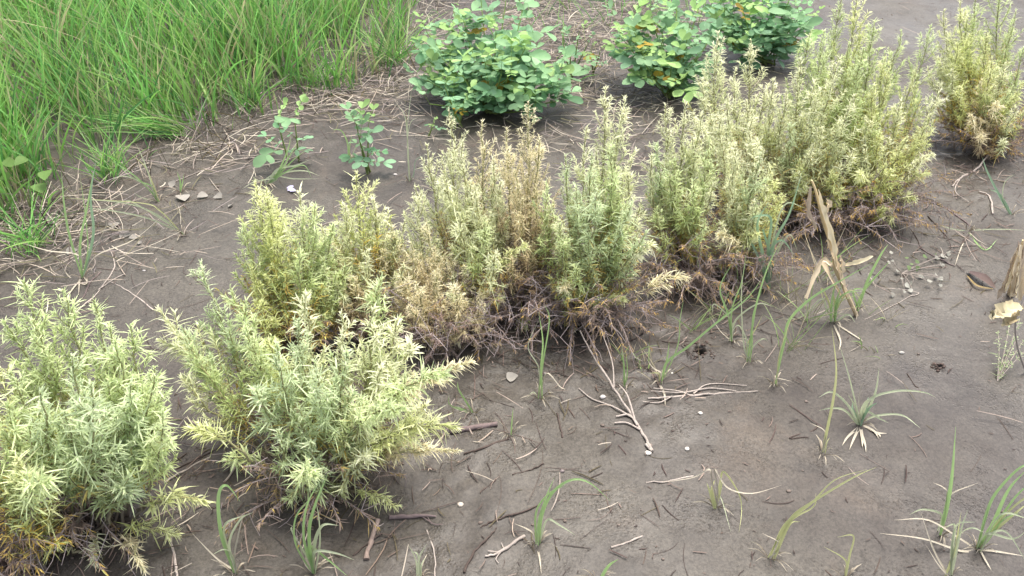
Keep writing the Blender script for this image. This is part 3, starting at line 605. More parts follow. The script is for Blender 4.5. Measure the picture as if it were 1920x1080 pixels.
LEAF_DESC = [((342, 368), 'grey white fallen leaf, largest of the pair by the small green shoot', .042, 5.2), ((328, 350), 'smaller grey fallen leaf just behind the largest grey one', .026, 2.6),
  ((388, 366), 'pale grey fallen leaf, left half of a touching pair', .03, 4.0), ((405, 368), 'pale grey fallen leaf, right half of a touching pair', .03, 5.6),
  ((215, 420), 'grey fallen leaf lying on the dry stalks at the left', .03, 5), ((90, 420), 'grey leaf caught in the straw near the left edge', .036, .6), ((225, 443), 'narrow grey leaf flat on a fallen stalk', .03, 0),
  ((257, 446), 'small curled grey leaf beside the fallen stalk', .02, 3.6), ((265, 459), 'tiny grey leaf at the end of a thin runner', .013, 2.5), ((125, 475), 'curled white leaf by the pale stalk base', .028, .3),
  ((435, 385), 'small grey leaf near the yellow green shrub tip', .018, 4.5), ((950, 712), 'torn pale leaf scrap under the middle shrubs', .025, .3)]
for (px, py), lb, sz, az in LEAF_DESC:
    p = G(px, py) + np.array([0, 0, .006]); m = Mesh(); heart_leaf(m, p, az, sz * 1.25, col(176, 170, 160, .55) * RNG.uniform(.8, 1.1), .12, -.08)
    m.strip(smooth([p, p - np.array([math.cos(az) * .015, math.sin(az) * .015, .003])], 3), .0014, col(150,140,128), col(150,140,128), 'flat', .1, np.array([0, 0, 1.]))
    tag(m.build('fallen_leaf', M_STRAW, None, p), lb, 'leaf', 'grey fallen leaves on the mud')

# ---------------------------------------------------------------- grass tufts drawn blade by blade (pixel waypoints from the base up)
GG, GP, GY, GB = col(170,202,134,.8), col(200,208,172,.8), col(204,206,148,.8), col(156,186,150,.8)
ST = col(200,190,170)
def tuft(base, blades, label, w=.006, group='grass tufts sprouting from the mud', name='grass_tuft'):
    b0 = G(*base); root = thing(name, b0, label, 'grass tuft', group)
    gm_, dm = Mesh(), Mesh()
    for bl in blades:
        pts, c = bl[0], bl[1]; ww = bl[2] if len(bl) > 2 else w; dY = bl[3] if len(bl) > 3 else RNG.uniform(-.03, .03)
        n = len(pts); W = [b0 + np.array([RNG.normal(0, .004), RNG.normal(0, .004), -.002])] if bl[0][0] is None else [G(*pts[0])]
        Y0 = W[0][1]
        for k in range(1, n): W.append(P(pts[k][0], pts[k][1], Y0 + dY * k / (n - 1)))
        (dm if c is ST else gm_).strip(smooth(W, 6), ww * 1.02, c * .85, c * 1.08, 'grass', .2, np.array([0, -.35, 1.]) if c is ST else None)
    for k in range(9):
        a_ = RNG.random() * 6.28; L_ = RNG.uniform(.012, .05); q = b0 + np.array([math.cos(a_) * .005, math.sin(a_) * .005, 0]); e_ = q + np.array([math.cos(a_) * L_, math.sin(a_) * L_, 0]); e_[2] = float(terr(e_[0], e_[1])) + RNG.uniform(.001, .02)
        (dm).strip(smooth([q, (q + e_) / 2 + np.array([0, 0, .01]), e_], 4), RNG.uniform(.0015, .004), col(150,134,114) * RNG.uniform(.6, 1.2), ST * .9, 'leaf')
    if gm_.n: gm_.build('blades', M_GRASS, root)
    if dm.n: dm.build('dry_blades', M_STRAW, root)
    return root
N_ = None
tuft((1612, 795), [([N_, (1600, 740), (1590, 700), (1572, 640)], GP, .004), ([N_, (1590, 760), (1560, 735), (1535, 745)], GP), ([N_, (1585, 770), (1560, 765), (1535, 770)], GP), ([N_, (1630, 750), (1680, 733), (1730, 735), (1755, 745)], GP),
  ([N_, (1640, 780), (1690, 778), (1725, 805)], GP), ([N_, (1610, 750), (1618, 715)], ST), ([N_, (1640, 740), (1648, 690)], GP), ([N_, (1620, 770), (1650, 785), (1665, 795)], GP), ([N_, (1605, 765), (1590, 740)], GP), ([N_, (1625, 760), (1628, 745)], GB), ([N_, (1600, 770), (1598, 755)], GB), ([N_, (1630, 765), (1645, 755)], GB), ([N_, (1615, 770), (1625, 752), (1640, 748)], GP),
  ([N_, (1590, 820), (1578, 838)], ST, .006), ([N_, (1600, 825), (1592, 845)], ST, .006), ([N_, (1616, 825), (1616, 840)], ST, .008), ([N_, (1620, 830), (1623, 850)], ST, .006), ([N_, (1640, 812), (1662, 815)], ST), ([N_, (1645, 815), (1650, 822)], ST), ([N_, (1635, 808), (1648, 825)], ST)],
  'grey green tuft with long arching blades and cut pale stubs at its base')
tuft((1542, 850), [([N_, (1550, 810), (1563, 745), (1568, 690), (1560, 615)], GY, .0065), ([N_, (1548, 820), (1543, 805), (1518, 793)], ST, .004), ([N_, (1550, 830), (1556, 820)], GY, .004)], 'tall single yellow green blade left of the arching grey green tuft')
tuft((1443, 1045), [([N_, (1480, 975), (1525, 940), (1600, 895), (1643, 876)], GY, .006), ([N_, (1470, 985), (1520, 945), (1565, 900), (1625, 880)], GY, .004), ([N_, (1480, 980), (1525, 950), (1530, 925)], GY, .004), ([N_, (1462, 1020), (1430, 1000)], ST, .004), ([N_, (1480, 985), (1500, 978)], GY, .004)], 'grass blades leaning far right, flat over bare mud at the bottom')
tuft((1585, 1085), [([N_, (1592, 1045), (1600, 1005), (1570, 1007)], GY, .005), ([N_, (1585, 1050), (1545, 1025)], GY, .004)], 'kinked thin blade at the bottom edge')
tuft((1835, 1030), [([N_, (1860, 985), (1890, 920), (1925, 880)], GG, .008), ([N_, (1865, 985), (1905, 930), (1940, 900)], GG, .008), ([N_, (1870, 980), (1920, 935), (1960, 925)], GY, .007), ([N_, (1850, 960), (1870, 920), (1915, 875), (1940, 880)], GG, .008), ([N_, (1875, 965), (1935, 975)], GP, .006), ([N_, (1860, 1000), (1890, 1000), (1925, 1060)], GP, .005), ([N_, (1850, 1000), (1900, 1010), (1930, 990)], GP, .006),
  ([N_, (1840, 1000), (1855, 950)], GG, .006), ([N_, (1850, 1015), (1880, 975), (1915, 960)], GG, .006), ([N_, (1900, 965), (1925, 945)], GY, .006), ([N_, (1800, 1010), (1740, 975), (1676, 975)], ST, .005), ([N_, (1800, 1035), (1730, 1010), (1650, 1000)], ST, .005), ([N_, (1860, 1035), (1920, 1045)], ST, .005), ([N_, (1845, 1050), (1858, 1072)], ST, .005)],
  'thick bright green tuft in the bottom right corner with dry stalks at its foot', .007)
tuft((1765, 1000), [([N_, (1777, 940), (1785, 890), (1792, 800)], GG, .009), ([N_, (1775, 930), (1770, 915), (1750, 905)], ST, .005), ([N_, (1778, 945), (1785, 925), (1835, 905)], ST, .005), ([N_, (1765, 965), (1730, 955), (1705, 965)], GP, .005)], 'single broad upright blade with two bent side blades at the lower right')
tuft((1780, 1080), [([N_, (1790, 1030), (1802, 960)], GY, .006), ([N_, (1795, 1010), (1820, 990), (1845, 998)], GP, .006), ([N_, (1785, 1030), (1790, 985), (1770, 990)], GP, .006), ([N_, (1800, 1000), (1815, 955)], GP, .005), ([N_, (1750, 1030), (1725, 955)], ST, .006), ([N_, (1760, 1060), (1735, 1020)], ST, .005), ([N_, (1790, 990), (1830, 978)], GP, .005)], 'pale droopy tuft left of the thick bright green one')
tuft((1342, 950), [([N_, (1335, 905), (1330, 880), (1300, 895), (1240, 905)], ST, .005), ([N_, (1350, 905), (1358, 885), (1385, 925), (1390, 960), (1385, 1000)], GY, .004), ([N_, (1345, 915), (1340, 880), (1365, 915), (1410, 925), (1465, 910)], ST, .005), ([N_, (1350, 930), (1370, 1000)], GP, .003), ([N_, (1335, 920), (1340, 900)], GY, .008), ([N_, (1350, 920), (1355, 900)], GY, .006), ([N_, (1330, 920), (1325, 905)], GY, .005)], 'small yellowish tuft with collapsed dry blades lying to both sides')
tuft((1008, 1020), [([N_, (1015, 970), (1035, 925), (1070, 900), (1105, 905), (1145, 940)], GG, .0065), ([N_, (1010, 980), (1025, 930), (1040, 895)], GG, .005), ([N_, (1005, 960), (1030, 925), (1060, 910)], GG, .005), ([N_, (1025, 975), (1050, 985), (1078, 1003)], GP, .005), ([N_, (1000, 1000), (985, 990), (965, 982)], ST, .004), ([N_, (1012, 1050), (1015, 1078)], ST, .004)], 'green tuft with one long blade arching right, at the bottom centre')
tuft((585, 1075), [([N_, (580, 1000), (590, 950), (615, 888)], GG, .009), ([N_, (570, 1010), (575, 950), (600, 900)], GG, .006), ([N_, (555, 1020), (555, 970), (585, 930)], GG, .006), ([N_, (600, 1020), (598, 970), (592, 940)], GP, .005), ([N_, (580, 1025), (610, 1045), (655, 1085)], GG, .008), ([N_, (590, 1035), (630, 1037), (665, 1050)], GP, .006), ([N_, (590, 1020), (605, 985), (635, 985)], GP, .008), ([N_, (575, 1040), (590, 1010)], ST, .008), ([N_, (550, 1000), (548, 985)], GP, .006), ([N_, (570, 1050), (560, 1010)], ST, .006)],
  'bright green tuft of broad blades standing in front of the broad grey green shrub', .008)
tuft((440, 1075), [([N_, (415, 1000), (410, 930), (425, 910), (450, 940)], GG, .008), ([N_, (430, 1020), (450, 975), (475, 960)], GP, .005), ([N_, (420, 990), (460, 965)], GP, .006), ([N_, (440, 1040), (450, 990), (455, 970)], ST, .005), ([N_, (410, 1050), (360, 1000)], ST, .004), ([N_, (435, 1040), (420, 1030), (398, 1040)], GP, .004)], 'thin tuft with one folded over blade at the bottom left')
tuft((1012, 745), [([N_, (1015, 690), (1018, 640), (1010, 585)], GG, .006), ([N_, (1018, 680), (1030, 600), (1020, 570)], GG, .004), ([N_, (1010, 690), (990, 650), (1010, 600)], GP, .003), ([N_, (1025, 700), (1050, 725), (1060, 730)], ST, .004), ([N_, (1000, 735), (988, 748)], GP, .003)], 'upright reedy tuft growing under the middle shrubs')
tuft((1172, 725), [([N_, (1170, 690), (1165, 650)], GG, .006), ([N_, (1176, 700), (1174, 660)], GG, .005)], 'short green stub in dead stems right of the forked dry branch')
tuft((1240, 715), [([N_, (1250, 680), (1290, 650), (1340, 608), (1400, 560), (1430, 520)], GG, .006), ([N_, (1247, 690), (1252, 665), (1255, 640)], GG, .005), ([N_, (1240, 700), (1225, 690), (1210, 670)], ST, .004), ([N_, (1255, 700), (1280, 680)], ST, .004), ([N_, (1245, 740), (1247, 762)], ST, .006), ([N_, (1235, 700), (1215, 700)], GY, .004), ([N_, (1270, 650), (1275, 600), (1282, 560)], GG, .004)], 'tuft with a very long blade slanting right past the crab hole')
tuft((1405, 678), [([N_, (1408, 630), (1418, 570), (1440, 500), (1470, 440)], GG, .006), ([N_, (1400, 640), (1385, 610), (1370, 625)], GP, .005), ([N_, (1410, 640), (1412, 590), (1430, 540)], GG, .005), ([N_, (1412, 650), (1430, 635), (1440, 640)], GP, .004), ([N_, (1395, 650), (1390, 560), (1395, 500)], GP, .004), ([N_, (1400, 650), (1420, 610), (1430, 590)], GY, .004)], 'slender green tuft in the mud below the column shaped shrub')
tuft((1370, 640), [([N_, (1365, 590), (1350, 540), (1375, 490)], GG, .006), ([N_, (1372, 580), (1390, 530), (1400, 470)], GG, .006), ([N_, (1370, 600), (1340, 570), (1335, 590)], GP, .004), ([N_, (1380, 600), (1420, 570), (1450, 575)], GP, .005), ([N_, (1350, 620), (1330, 590)], ST, .004)], 'leafy grass clump in the shade behind the slender tuft')
tuft((1452, 722), [([N_, (1460, 670), (1475, 620), (1490, 580)], GY, .005), ([N_, (1448, 700), (1440, 690)], ST, .004), ([N_, (1456, 710), (1485, 715)], ST, .003), ([N_, (1458, 700), (1470, 692)], ST, .003), ([N_, (1470, 640), (1480, 600), (1520, 560), (1570, 530), (1640, 490)], GG, .008)], 'yellowish grass shoot with pale roots, left of the broken straw stalk')
tuft((1562, 603), [([N_, (1560, 560), (1570, 520)], GG, .01), ([N_, (1568, 565), (1580, 530)], GG, .01), ([N_, (1555, 570), (1540, 540), (1545, 575)], GY, .005), ([N_, (1580, 560), (1600, 545), (1630, 590)], GY, .004), ([N_, (1570, 570), (1585, 550), (1620, 545)], GG, .006), ([N_, (1550, 580), (1540, 560), (1500, 595), (1440, 600)], GP, .005), ([N_, (1575, 640), (1572, 660)], ST, .006), ([N_, (1600, 630), (1618, 642)], ST, .005), ([N_, (1565, 570), (1560, 540)], GY, .009), ([N_, (1590, 590), (1604, 605)], GP, .005)],
  'short thick green tuft at the foot of the broken straw stalk', .007)
tuft((1605, 580), [([N_, (1625, 530), (1650, 480), (1665, 458)], GG, .009), ([N_, (1620, 545), (1650, 510), (1668, 490)], GG, .007), ([N_, (1600, 545), (1625, 542)], GG, .006)], 'two upright green blades right of the broken straw stalk')
tuft((1440, 545), [([N_, (1430, 480), (1420, 420), (1440, 380)], GB, .01), ([N_, (1440, 470), (1445, 410), (1420, 405), (1405, 412)], GB, .009), ([N_, (1450, 460), (1480, 400), (1505, 320)], GB, .009), ([N_, (1445, 470), (1470, 385), (1510, 390)], GP, .007), ([N_, (1440, 480), (1465, 450), (1490, 480)], GB, .008), ([N_, (1430, 500), (1400, 440), (1410, 470)], GB, .008), ([N_, (1445, 490), (1430, 430), (1440, 470)], GB, .008), ([N_, (1455, 480), (1480, 440), (1495, 470)], GP, .006)],
  'blue green broad bladed clump in the dark gap under the bushy shrubs', .009)
tuft((1895, 402), [([N_, (1870, 360), (1850, 320), (1842, 295)], GB, .01), ([N_, (1880, 370), (1885, 340), (1905, 325)], GP, .004), ([N_, (1875, 365), (1855, 355)], GB, .008)], 'green blade rising from the mud below the top right shrub')
tuft((1815, 432), [([N_, (1850, 432), (1890, 430), (1925, 432)], GP, .004, .0), ([N_, (1845, 470), (1870, 450)], GG, .005), ([N_, (1790, 430), (1760, 422)], GP, .004), ([N_, (1800, 470), (1790, 500)], ST, .004), ([N_, (1830, 450), (1850, 462)], ST, .003)], 'nearly flat pale runner grass on the mud at the right')
tuft((957, 815), [([N_, (960, 790), (962, 765)], GG, .004)], 'lone tiny green blade on the mud in front of the middle shrubs')
tuft((888, 775), [([N_, (875, 755), (860, 730), (858, 715)], GG, .005), ([N_, (870, 770), (850, 763)], GG, .004), ([N_, (845, 760), (842, 740)], GG, .003)], 'sparse green blades just above the purplish stick')
tuft((1120, 1085), [([N_, (1140, 1062), (1160, 1048)], GG, .007)], 'green blade tip at the bottom edge near the centre')
tuft((785, 1085), [([N_, (780, 1050), (765, 1020)], GP, .004), ([N_, (785, 1050), (800, 1020)], GP, .004), ([N_, (783, 1040), (770, 1035)], GP, .004), ([N_, (790, 1060), (798, 1045)], GP, .004)], 'tiny grey green sprout at the bottom edge')
# edge of the grass
tuft((155, 520), [([N_, (165, 470), (160, 400), (150, 330)], GG, .007), ([N_, (150, 460), (165, 380), (175, 320)], GG, .007), ([N_, (130, 440), (120, 380), (115, 320)], GG, .007), ([N_, (175, 440), (170, 370), (180, 300)], GB, .008), ([N_, (180, 480), (250, 450), (310, 400)], ST, .006), ([N_, (150, 480), (90, 470), (40, 455)], ST, .005), ([N_, (140, 540), (120, 570)], ST, .006), ([N_, (150, 530), (148, 555)], ST, .006), ([N_, (170, 480), (200, 420), (185, 400)], ST, .004), ([N_, (160, 535), (130, 520), (105, 480)], ST, .005)],
  'upright green tuft rising from a pale splayed stalk base, by the left grass edge', .007)
tuft((298, 378), [([N_, (280, 330), (265, 290), (255, 270)], GP, .006), ([N_, (275, 350), (240, 320), (205, 300)], GG, .006), ([N_, (270, 345), (230, 330), (200, 345)], GP, .004), ([N_, (285, 340), (270, 310), (240, 285)], GY, .006), ([N_, (285, 350), (260, 340), (245, 330)], GG, .005), ([N_, (265, 370), (250, 360)], GP, .004)], 'slanting cut grass clump with pale stems, at the grass edge')
tuft((345, 500 - 60), [([N_, (290, 400), (230, 380), (130, 372)], GP, .005, 0), ([N_, (280, 410), (210, 395), (160, 390)], GP, .005, 0), ([N_, (300, 395), (260, 380), (100, 370)], GY, .004, 0), ([N_, (260, 385), (230, 378), (180, 400)], GP, .004, 0)], 'long pale green blades fallen flat on the mud below the grass')
tuft((500, 345), [([N_, (525, 320), (545, 290), (560, 262)], GG, .006), ([N_, (530, 320), (550, 300), (575, 280)], GG, .006), ([N_, (530, 325), (570, 320), (600, 330)], GP, .006), ([N_, (520, 335), (480, 340), (455, 355)], GP, .005), ([N_, (520, 325), (540, 280), (545, 255)], GG, .006), ([N_, (540, 320), (570, 310), (585, 335)], GG, .005), ([N_, (520, 318), (555, 310), (580, 300)], GP, .008), ([N_, (500, 335), (535, 310), (540, 270)], GP, .005), ([N_, (515, 330), (550, 335), (598, 335)], GP, .005)],
  'uprooted light green grass clump lying on the mud left of centre', .006)
tuft((340, 310 + 50), [([N_, (338, 340), (332, 322)], GG, .007), ([N_, (342, 345), (345, 325)], GG, .006)], 'tiny green shoot beside the largest grey fallen leaf')
tuft((657, 300), [([N_, (652, 270), (640, 245), (622, 243)], GG, .006), ([N_, (655, 280), (660, 250)], GG, .005), ([N_, (665, 280), (680, 262)], GP, .004)], 'fine grass shoot beside the lone seedling')
tuft((768, 340), [([N_, (765, 300), (763, 240), (760, 185)], col(140,150,100), .003), ([N_, (764, 260), (758, 215), (742, 195)], GP, .003), ([N_, (764, 250), (768, 200), (772, 165)], GP, .003), ([N_, (764, 270), (770, 230), (785, 220)], GP, .003), ([N_, (775, 330), (780, 300), (800, 290)], GB, .003)], 'thin upright weed stalk with feathery top left of the tall pale shrub')

# random short tufts along the grass border
for k, (px, py, n, h, lb) in enumerate([(-999, 0, 0, 0, '')][:0] + [(60, 470, 26, .22, 'green tuft at the far left end of the grass border'), (210, 330, 30, .2, 'fine leaved tuft where the border turns, at the upper left'), (470, 200, 30, .2, 'dark green tuft at the border above the seedling with rounded leaflets'),
                                       (600, 165, 26, .18, 'small tuft in the straw near the top middle'), (740, 120, 34, .3, 'upright tuft touching the big top centre weed'), (330, 250, 60, .26, 'bright bent over tuft hanging out of the tall grass')]):
    b0 = G(px, py); root = thing('grass_tuft', b0, lb, 'grass tuft', 'grass tufts along the grass border')
    n *= 2; az = RNG.random(n) * 6.28; le = RNG.uniform(.1, 1.0, n); bias = np.array([-.9, -.3, 0]) if k == 5 else np.zeros(3)
    d = unit(np.stack([np.cos(az) * le, np.sin(az) * le, np.ones(n)], -1) + bias); bd = unit(np.stack([np.cos(az), np.sin(az), np.full(n, -.6)], -1) + bias) * RNG.uniform(.1, .55, n)[:, None]
    c = np.array(GC)[RNG.integers(0, 6, n)] * RNG.uniform(.8, 1.25, n)[:, None]
    m = Mesh(); m.ribbons(b0 + np.stack([RNG.normal(0, .03, n), RNG.normal(0, .03, n), np.zeros(n)], -1), d, h * RNG.uniform(.5, 1.2, n), RNG.uniform(.003, .006, n), bd, np.tile([0.2, -.6, .5], (n, 1)) + RNG.normal(0, .4, (n, 3)), c * .75, c * 1.1, 6, 'grass', .25)
    m.build('blades', M_GRASS, root)

for (px, py, n, h, lb) in [(1345, 600, 12, .14, 'sparse thin grass just above the crab hole'), (1480, 655, 14, .13, 'thin half dry grass sprout left of the short thick green tuft'), (1520, 600, 16, .16, 'half dry grass between the yellowish shoot and the straw stalk'),
        (1300, 610, 10, .13, 'wispy grass above the long slanting blade'), (1380, 560, 16, .17, 'wispy grass in the shade below the column shaped shrub'), (1215, 690, 16, .07, 'low dry wisps between the forked branch and the long slanting blade'), (1180, 680, 14, .08, 'low dry wisps beside the short green stub'),
        (1655, 600, 9, .1, 'few pale wisps right of the short thick green tuft'), (1540, 520, 16, .18, 'grass in the shade left of the broken straw stalk'), (1630, 660, 9, .05, 'cut pale stubble on the mud above the arching grey green tuft'), (1470, 560, 14, .15, 'pale grass in front of the blue green clump')]:
    b0 = G(px, py); root = thing('grass_tuft', b0, lb, 'grass tuft', 'wispy grass tufts in front of the shrubs')
    az = RNG.random(n) * 6.28; le = RNG.uniform(.05, 1.1, n); d = unit(np.stack([np.cos(az) * le, np.sin(az) * le, np.ones(n)], -1))
    bd = unit(np.stack([np.cos(az), np.sin(az), np.full(n, -.8)], -1)) * RNG.uniform(.05, .6, n)[:, None]; dry = RNG.random(n) < .5; dry[0] = True; dry[1] = False
    c = np.where(dry[:, None], col(190,178,150), col(168,196,124,.75)) * RNG.uniform(.75, 1.2, n)[:, None]; p = b0 + np.stack([RNG.normal(0, .018, n), RNG.normal(0, .018, n), np.zeros(n) - .002], -1)
    for msk, nm_, mt_ in ((~dry, 'blades', M_GRASS), (dry, 'dry_blades', M_STRAW)):
        m = Mesh(); m.ribbons(p[msk], d[msk], h * RNG.uniform(.5, 1.25, msk.sum()), RNG.uniform(.0018, .0042, msk.sum()), bd[msk], np.tile([.2, -.7, .5], (msk.sum(), 1)) + RNG.normal(0, .4, (msk.sum(), 3)), c[msk] * .8, c[msk] * 1.1, 6, 'grass', .25); m.build(nm_, mt_, root)

# ---------------------------------------------------------------- sticks and dead branches
PW, DW, LW = col(132,116,114,.6), col(92,80,74,.6), col(182,170,160,.65)
def gpts(pts, lift=.004):
    o = []
    for p in pts:
        q = G(p[0], p[1]); q[2] += lift + (p[2] if len(p) > 2 else 0); o.append(q)
    return smooth(o, 5)
def stick(pts, r, c, label, forks=(), name='stick', cat='stick', bark=True):
    a = gpts(pts, (r[0] if isinstance(r, (list, tuple)) else r) * .7); m = Mesh()
    rl_ = list(r) if isinstance(r, (list, tuple)) else [r, r * .85]; a = a + RNG.normal(0, .0008, a.shape); r = list(np.interp(np.linspace(0, 1, len(a)), np.linspace(0, 1, len(rl_)), rl_) * RNG.uniform(.8, 1.2, len(a)))
    m.tube(a, r if isinstance(r, (list, tuple)) else [r, r * .85], c * .85, c * 1.1, 8)
    o = m.build(name, M_WOOD, None, a[0]); tag(o, label, cat, 'sticks and dead stems lying on the mud')
    for f in forks:
        fm = Mesh(); fp = gpts(f[0], .004); fm.tube(fp, f[1], c, c * 1.15, 6)
        fm.build('twig', M_WOOD, o)
    return o
stick([(845, 812), (880, 805), (933, 798)], .0068, PW, 'thick purplish stick lying level beside the broad grey green shrub')
stick([(686, 1050), (697, 1012), (710, 977)], .0058, col(150,132,122), 'short thick stick pointing up the picture, bottom left of centre')
stick([(728, 972), (770, 970), (818, 970)], [.006, .0045, .002], PW, 'thick stick with splintered roots under the drooping yellow sprig', [([(790, 970), (815, 985), (830, 985)], [.0015, .0008]), ([(800, 968), (810, 985)], [.0012, .0007])])
stick([(870, 852), (900, 842), (953, 823)], [.002, .003], DW, 'thin dark stick on the mud right of the broad grey green shrub')
stick([(663, 1042), (690, 1020), (717, 1000)], .0022, DW, 'thin dark twig crossing behind the short thick stick')
stick([(1222, 848), (1212, 828), (1190, 790), (1150, 740, .02), (1110, 690, .04), (1085, 655, .06)], [.0042, .0032, .0018], LW, 'pale forked dead branch lying from the middle shrubs down to the right',
      [([(1190, 790), (1175, 755, .02), (1160, 735, .02)], [.003, .0015]), ([(1195, 800), (1180, 780), (1155, 783)], [.003, .002]), ([(1185, 785), (1150, 765), (1110, 750), (1085, 730)], [.0026, .0012]), ([(1150, 740, .02), (1145, 700, .04), (1120, 650, .07)], [.002, .001]), ([(1200, 808), (1175, 795), (1152, 795)], [.0025, .002]), ([(1210, 835), (1222, 848)], [.0035, .003])], name='dead_branch', cat='branch')
stick([(1420, 735), (1350, 738), (1300, 742), (1260, 745), (1215, 748)], [.0018, .003, .002], LW, 'pale split dead stem lying level right of the forked branch', [([(1400, 725), (1330, 722), (1300, 740)], [.001, .002]), ([(1380, 735), (1330, 730), (1280, 738), (1220, 735)], [.0012, .002, .001]), ([(1290, 742), (1270, 735), (1225, 730)], [.002, .0012]), ([(1260, 745), (1235, 757), (1205, 755)], [.0018, .001])], name='dead_branch', cat='branch')
stick([(983, 1005), (960, 1022), (935, 1038), (910, 1045)], [.004, .0035, .002], LW, 'pale stick with frayed root end beside the arching green tuft', [([(935, 1038), (915, 1035)], [.002, .001]), ([(940, 1035), (930, 1050), (935, 1058)], [.0018, .0008]), ([(945, 1032), (940, 1020)], [.0012, .0008])])
stick([(1145, 1028), (1175, 1018), (1205, 1005)], [.0022, .0018], LW, 'thin white straw lying on bare mud at the bottom')
stick([(900, 990), (930, 975), (980, 960), (1010, 948)], [.0018, .0025, .0015], DW, 'long dark curved stem behind the frayed stick')
stick([(870, 1075), (890, 1035), (920, 1005), (930, 990)], [.003, .002, .0012], DW, 'dark stem curving up from the bottom edge')
stick([(1210, 905), (1250, 903), (1300, 893)], [.0016, .002], LW, 'short pale stem left of the yellowish tuft')
stick([(700, 1000 - 95), (720, 880, .01), (740, 875, .02)], [.001, .001], LW, 'fine pale twig under the drooping leaves')
stick([(800, 995), (815, 1040), (815, 1085)], [.0018, .0015, .001], LW, 'jointed thin white stem near the bottom centre')
stick([(320, 1010), (328, 1050), (333, 1085)], [.0028, .0025], LW, 'pale straight stem running off the bottom left')
stick([(210, 530), (250, 552), (287, 582)], [.0018, .0024], LW, 'thin pale curved twig on bare mud in the upper left')
stick([(165, 570), (190, 540), (215, 500), (205, 465)], [.002, .002, .0014], LW, 'long thin curved runner above the left shrub', [([(185, 545), (215, 525), (235, 515)], [.0014, .001])])
stick([(155, 560), (170, 530), (190, 510)], [.0018, .0016], PW, 'short twig crossing the long thin runner')
stick([(600, 425), (665, 440 - 40), (700, 390)], [.0015, .002], LW, 'thin twig half hidden behind the cone shaped shrub')
stick([(320, 200 + 143), (440, 300), (520, 300)], [.0015, .0025, .002], LW, 'long bleached stem at the foot of the straw mat')
stick([(1700, 372), (1760, 385), (1800, 410), (1820, 425)], [.0022, .003, .002], PW, 'curved grey stick under the top right shrub')
stick([(1640, 430), (1690, 445), (1740, 475), (1790, 500)], [.002, .0025, .0015], PW, 'long thin grey stem right of the straw stalk')
stick([(1835, 300 + 60), (1855, 370), (1862, 402)], [.0035, .003], LW, 'short thick pale stick below the top right shrub')
stick([(1785, 410 - 60), (1800, 335), (1830, 318), (1850, 300, .02)], [.003, .0035, .003], LW, 'bent pale branch in the litter under the top right shrub', [([(1800, 335), (1790, 360), (1815, 380)], [.002, .001])], name='dead_branch', cat='branch')
stick([(1515, 820), (1480, 822), (1528, 805), (1530, 795)], [.0014, .0022, .001], DW, 'small dark hooked twig left of the tall single blade')
stick([(1045, 775), (1050, 800), (1055, 820)], [.0022, .0025], DW, 'short dark stick stuck in the mud near the middle')
stick([(1620, 640 - 40), (1700, 560), (1720, 548), (1650, 600 - 60)], [.001, .0012, .001], LW, 'thin looping stem behind the small white flowered plant')
stick([(1700, 700), (1715, 722), (1722, 728)], [.0012, .0012], DW, 'tiny dark twig on the open mud')
stick([(420, 905), (460, 880 - 20), (500, 848)], [.002, .0022, .0014], LW, 'pale curved stem in the shade left of the broad grey green shrub')
stick([(310, 905), (350, 880), (395, 858)], [.0022, .002], LW, 'pale straight stem between the two front shrubs')
stick([(625, 390), (700, 352)], [.0018, .0012], LW, 'thin straw pointing at the cone shaped shrub top')
for k, (a, b, r, lb) in enumerate([((330, 880), (430, 830), .002, 'dark stem in shade between the front shrubs, upper one'), ((300, 880), (350, 850), .002, 'dark stem in shade between the front shrubs, lower one'), ((1290, 640), (1240, 640), .0018, 'thin dark stem left of the crab hole'),
    ((1165, 615), (1245, 608), .0018, 'thin dark stem right of the leaning shrub'), ((1180, 640), (1240, 600), .0018, 'slanting dark stem behind the long slanting blade'), ((1740, 405), (1790, 460), .002, 'dark slanting stem on the right hand mud'),
    ((1690, 405), (1730, 470), .0018, 'second dark slanting stem, nearer the long sprigs'), ((930, 900), (900, 925), .0018, 'short dark stem right of the drooping yellow sprig'), ((1020, 870), (960, 890), .0016, 'thin stem behind the arching green tuft')]):
    stick([a, ((a[0] + b[0]) / 2 + RNG.normal(0, 4), (a[1] + b[1]) / 2 + 3), b], [r, r * .8], DW, lb)

# ---------------------------------------------------------------- broken maize-like stalks
def stalk(base, way, label, rr, strips):
    b0 = G(*base); root = thing('broken_stalk', b0, label, 'stalk', 'broken straw coloured stalks')
    W = [b0] + [P(px, py, b0[1] + dY) for px, py, dY in way]; a = smooth(W, 6)
    m = Mesh(); n = len(a); t = np.linspace(0, 1, n)
    r = np.interp(t, np.linspace(0, 1, len(rr)), rr) * (1 + .12 * np.sin(t * 21))
    m.tube(a, list(r), col(196, 176, 144, .9), col(224, 202, 156, .95), 9); stm = m.build('stem', M_STRAW, root)
    for s_ in strips:
        sm = Mesh(); q = [P(px, py, b0[1] + dY) for px, py, dY in s_[0]]
        sm.strip(smooth(q, 6), s_[1], s_[2], s_[2] * 1.1, s_[3] if len(s_) > 3 else 'leaf', .5, None, .0016); sm.build('dry_sheath', M_STRAW, root)
K1, K2, K3 = col(232,216,180,1), col(214,196,166,.95), col(184,166,144,.9)
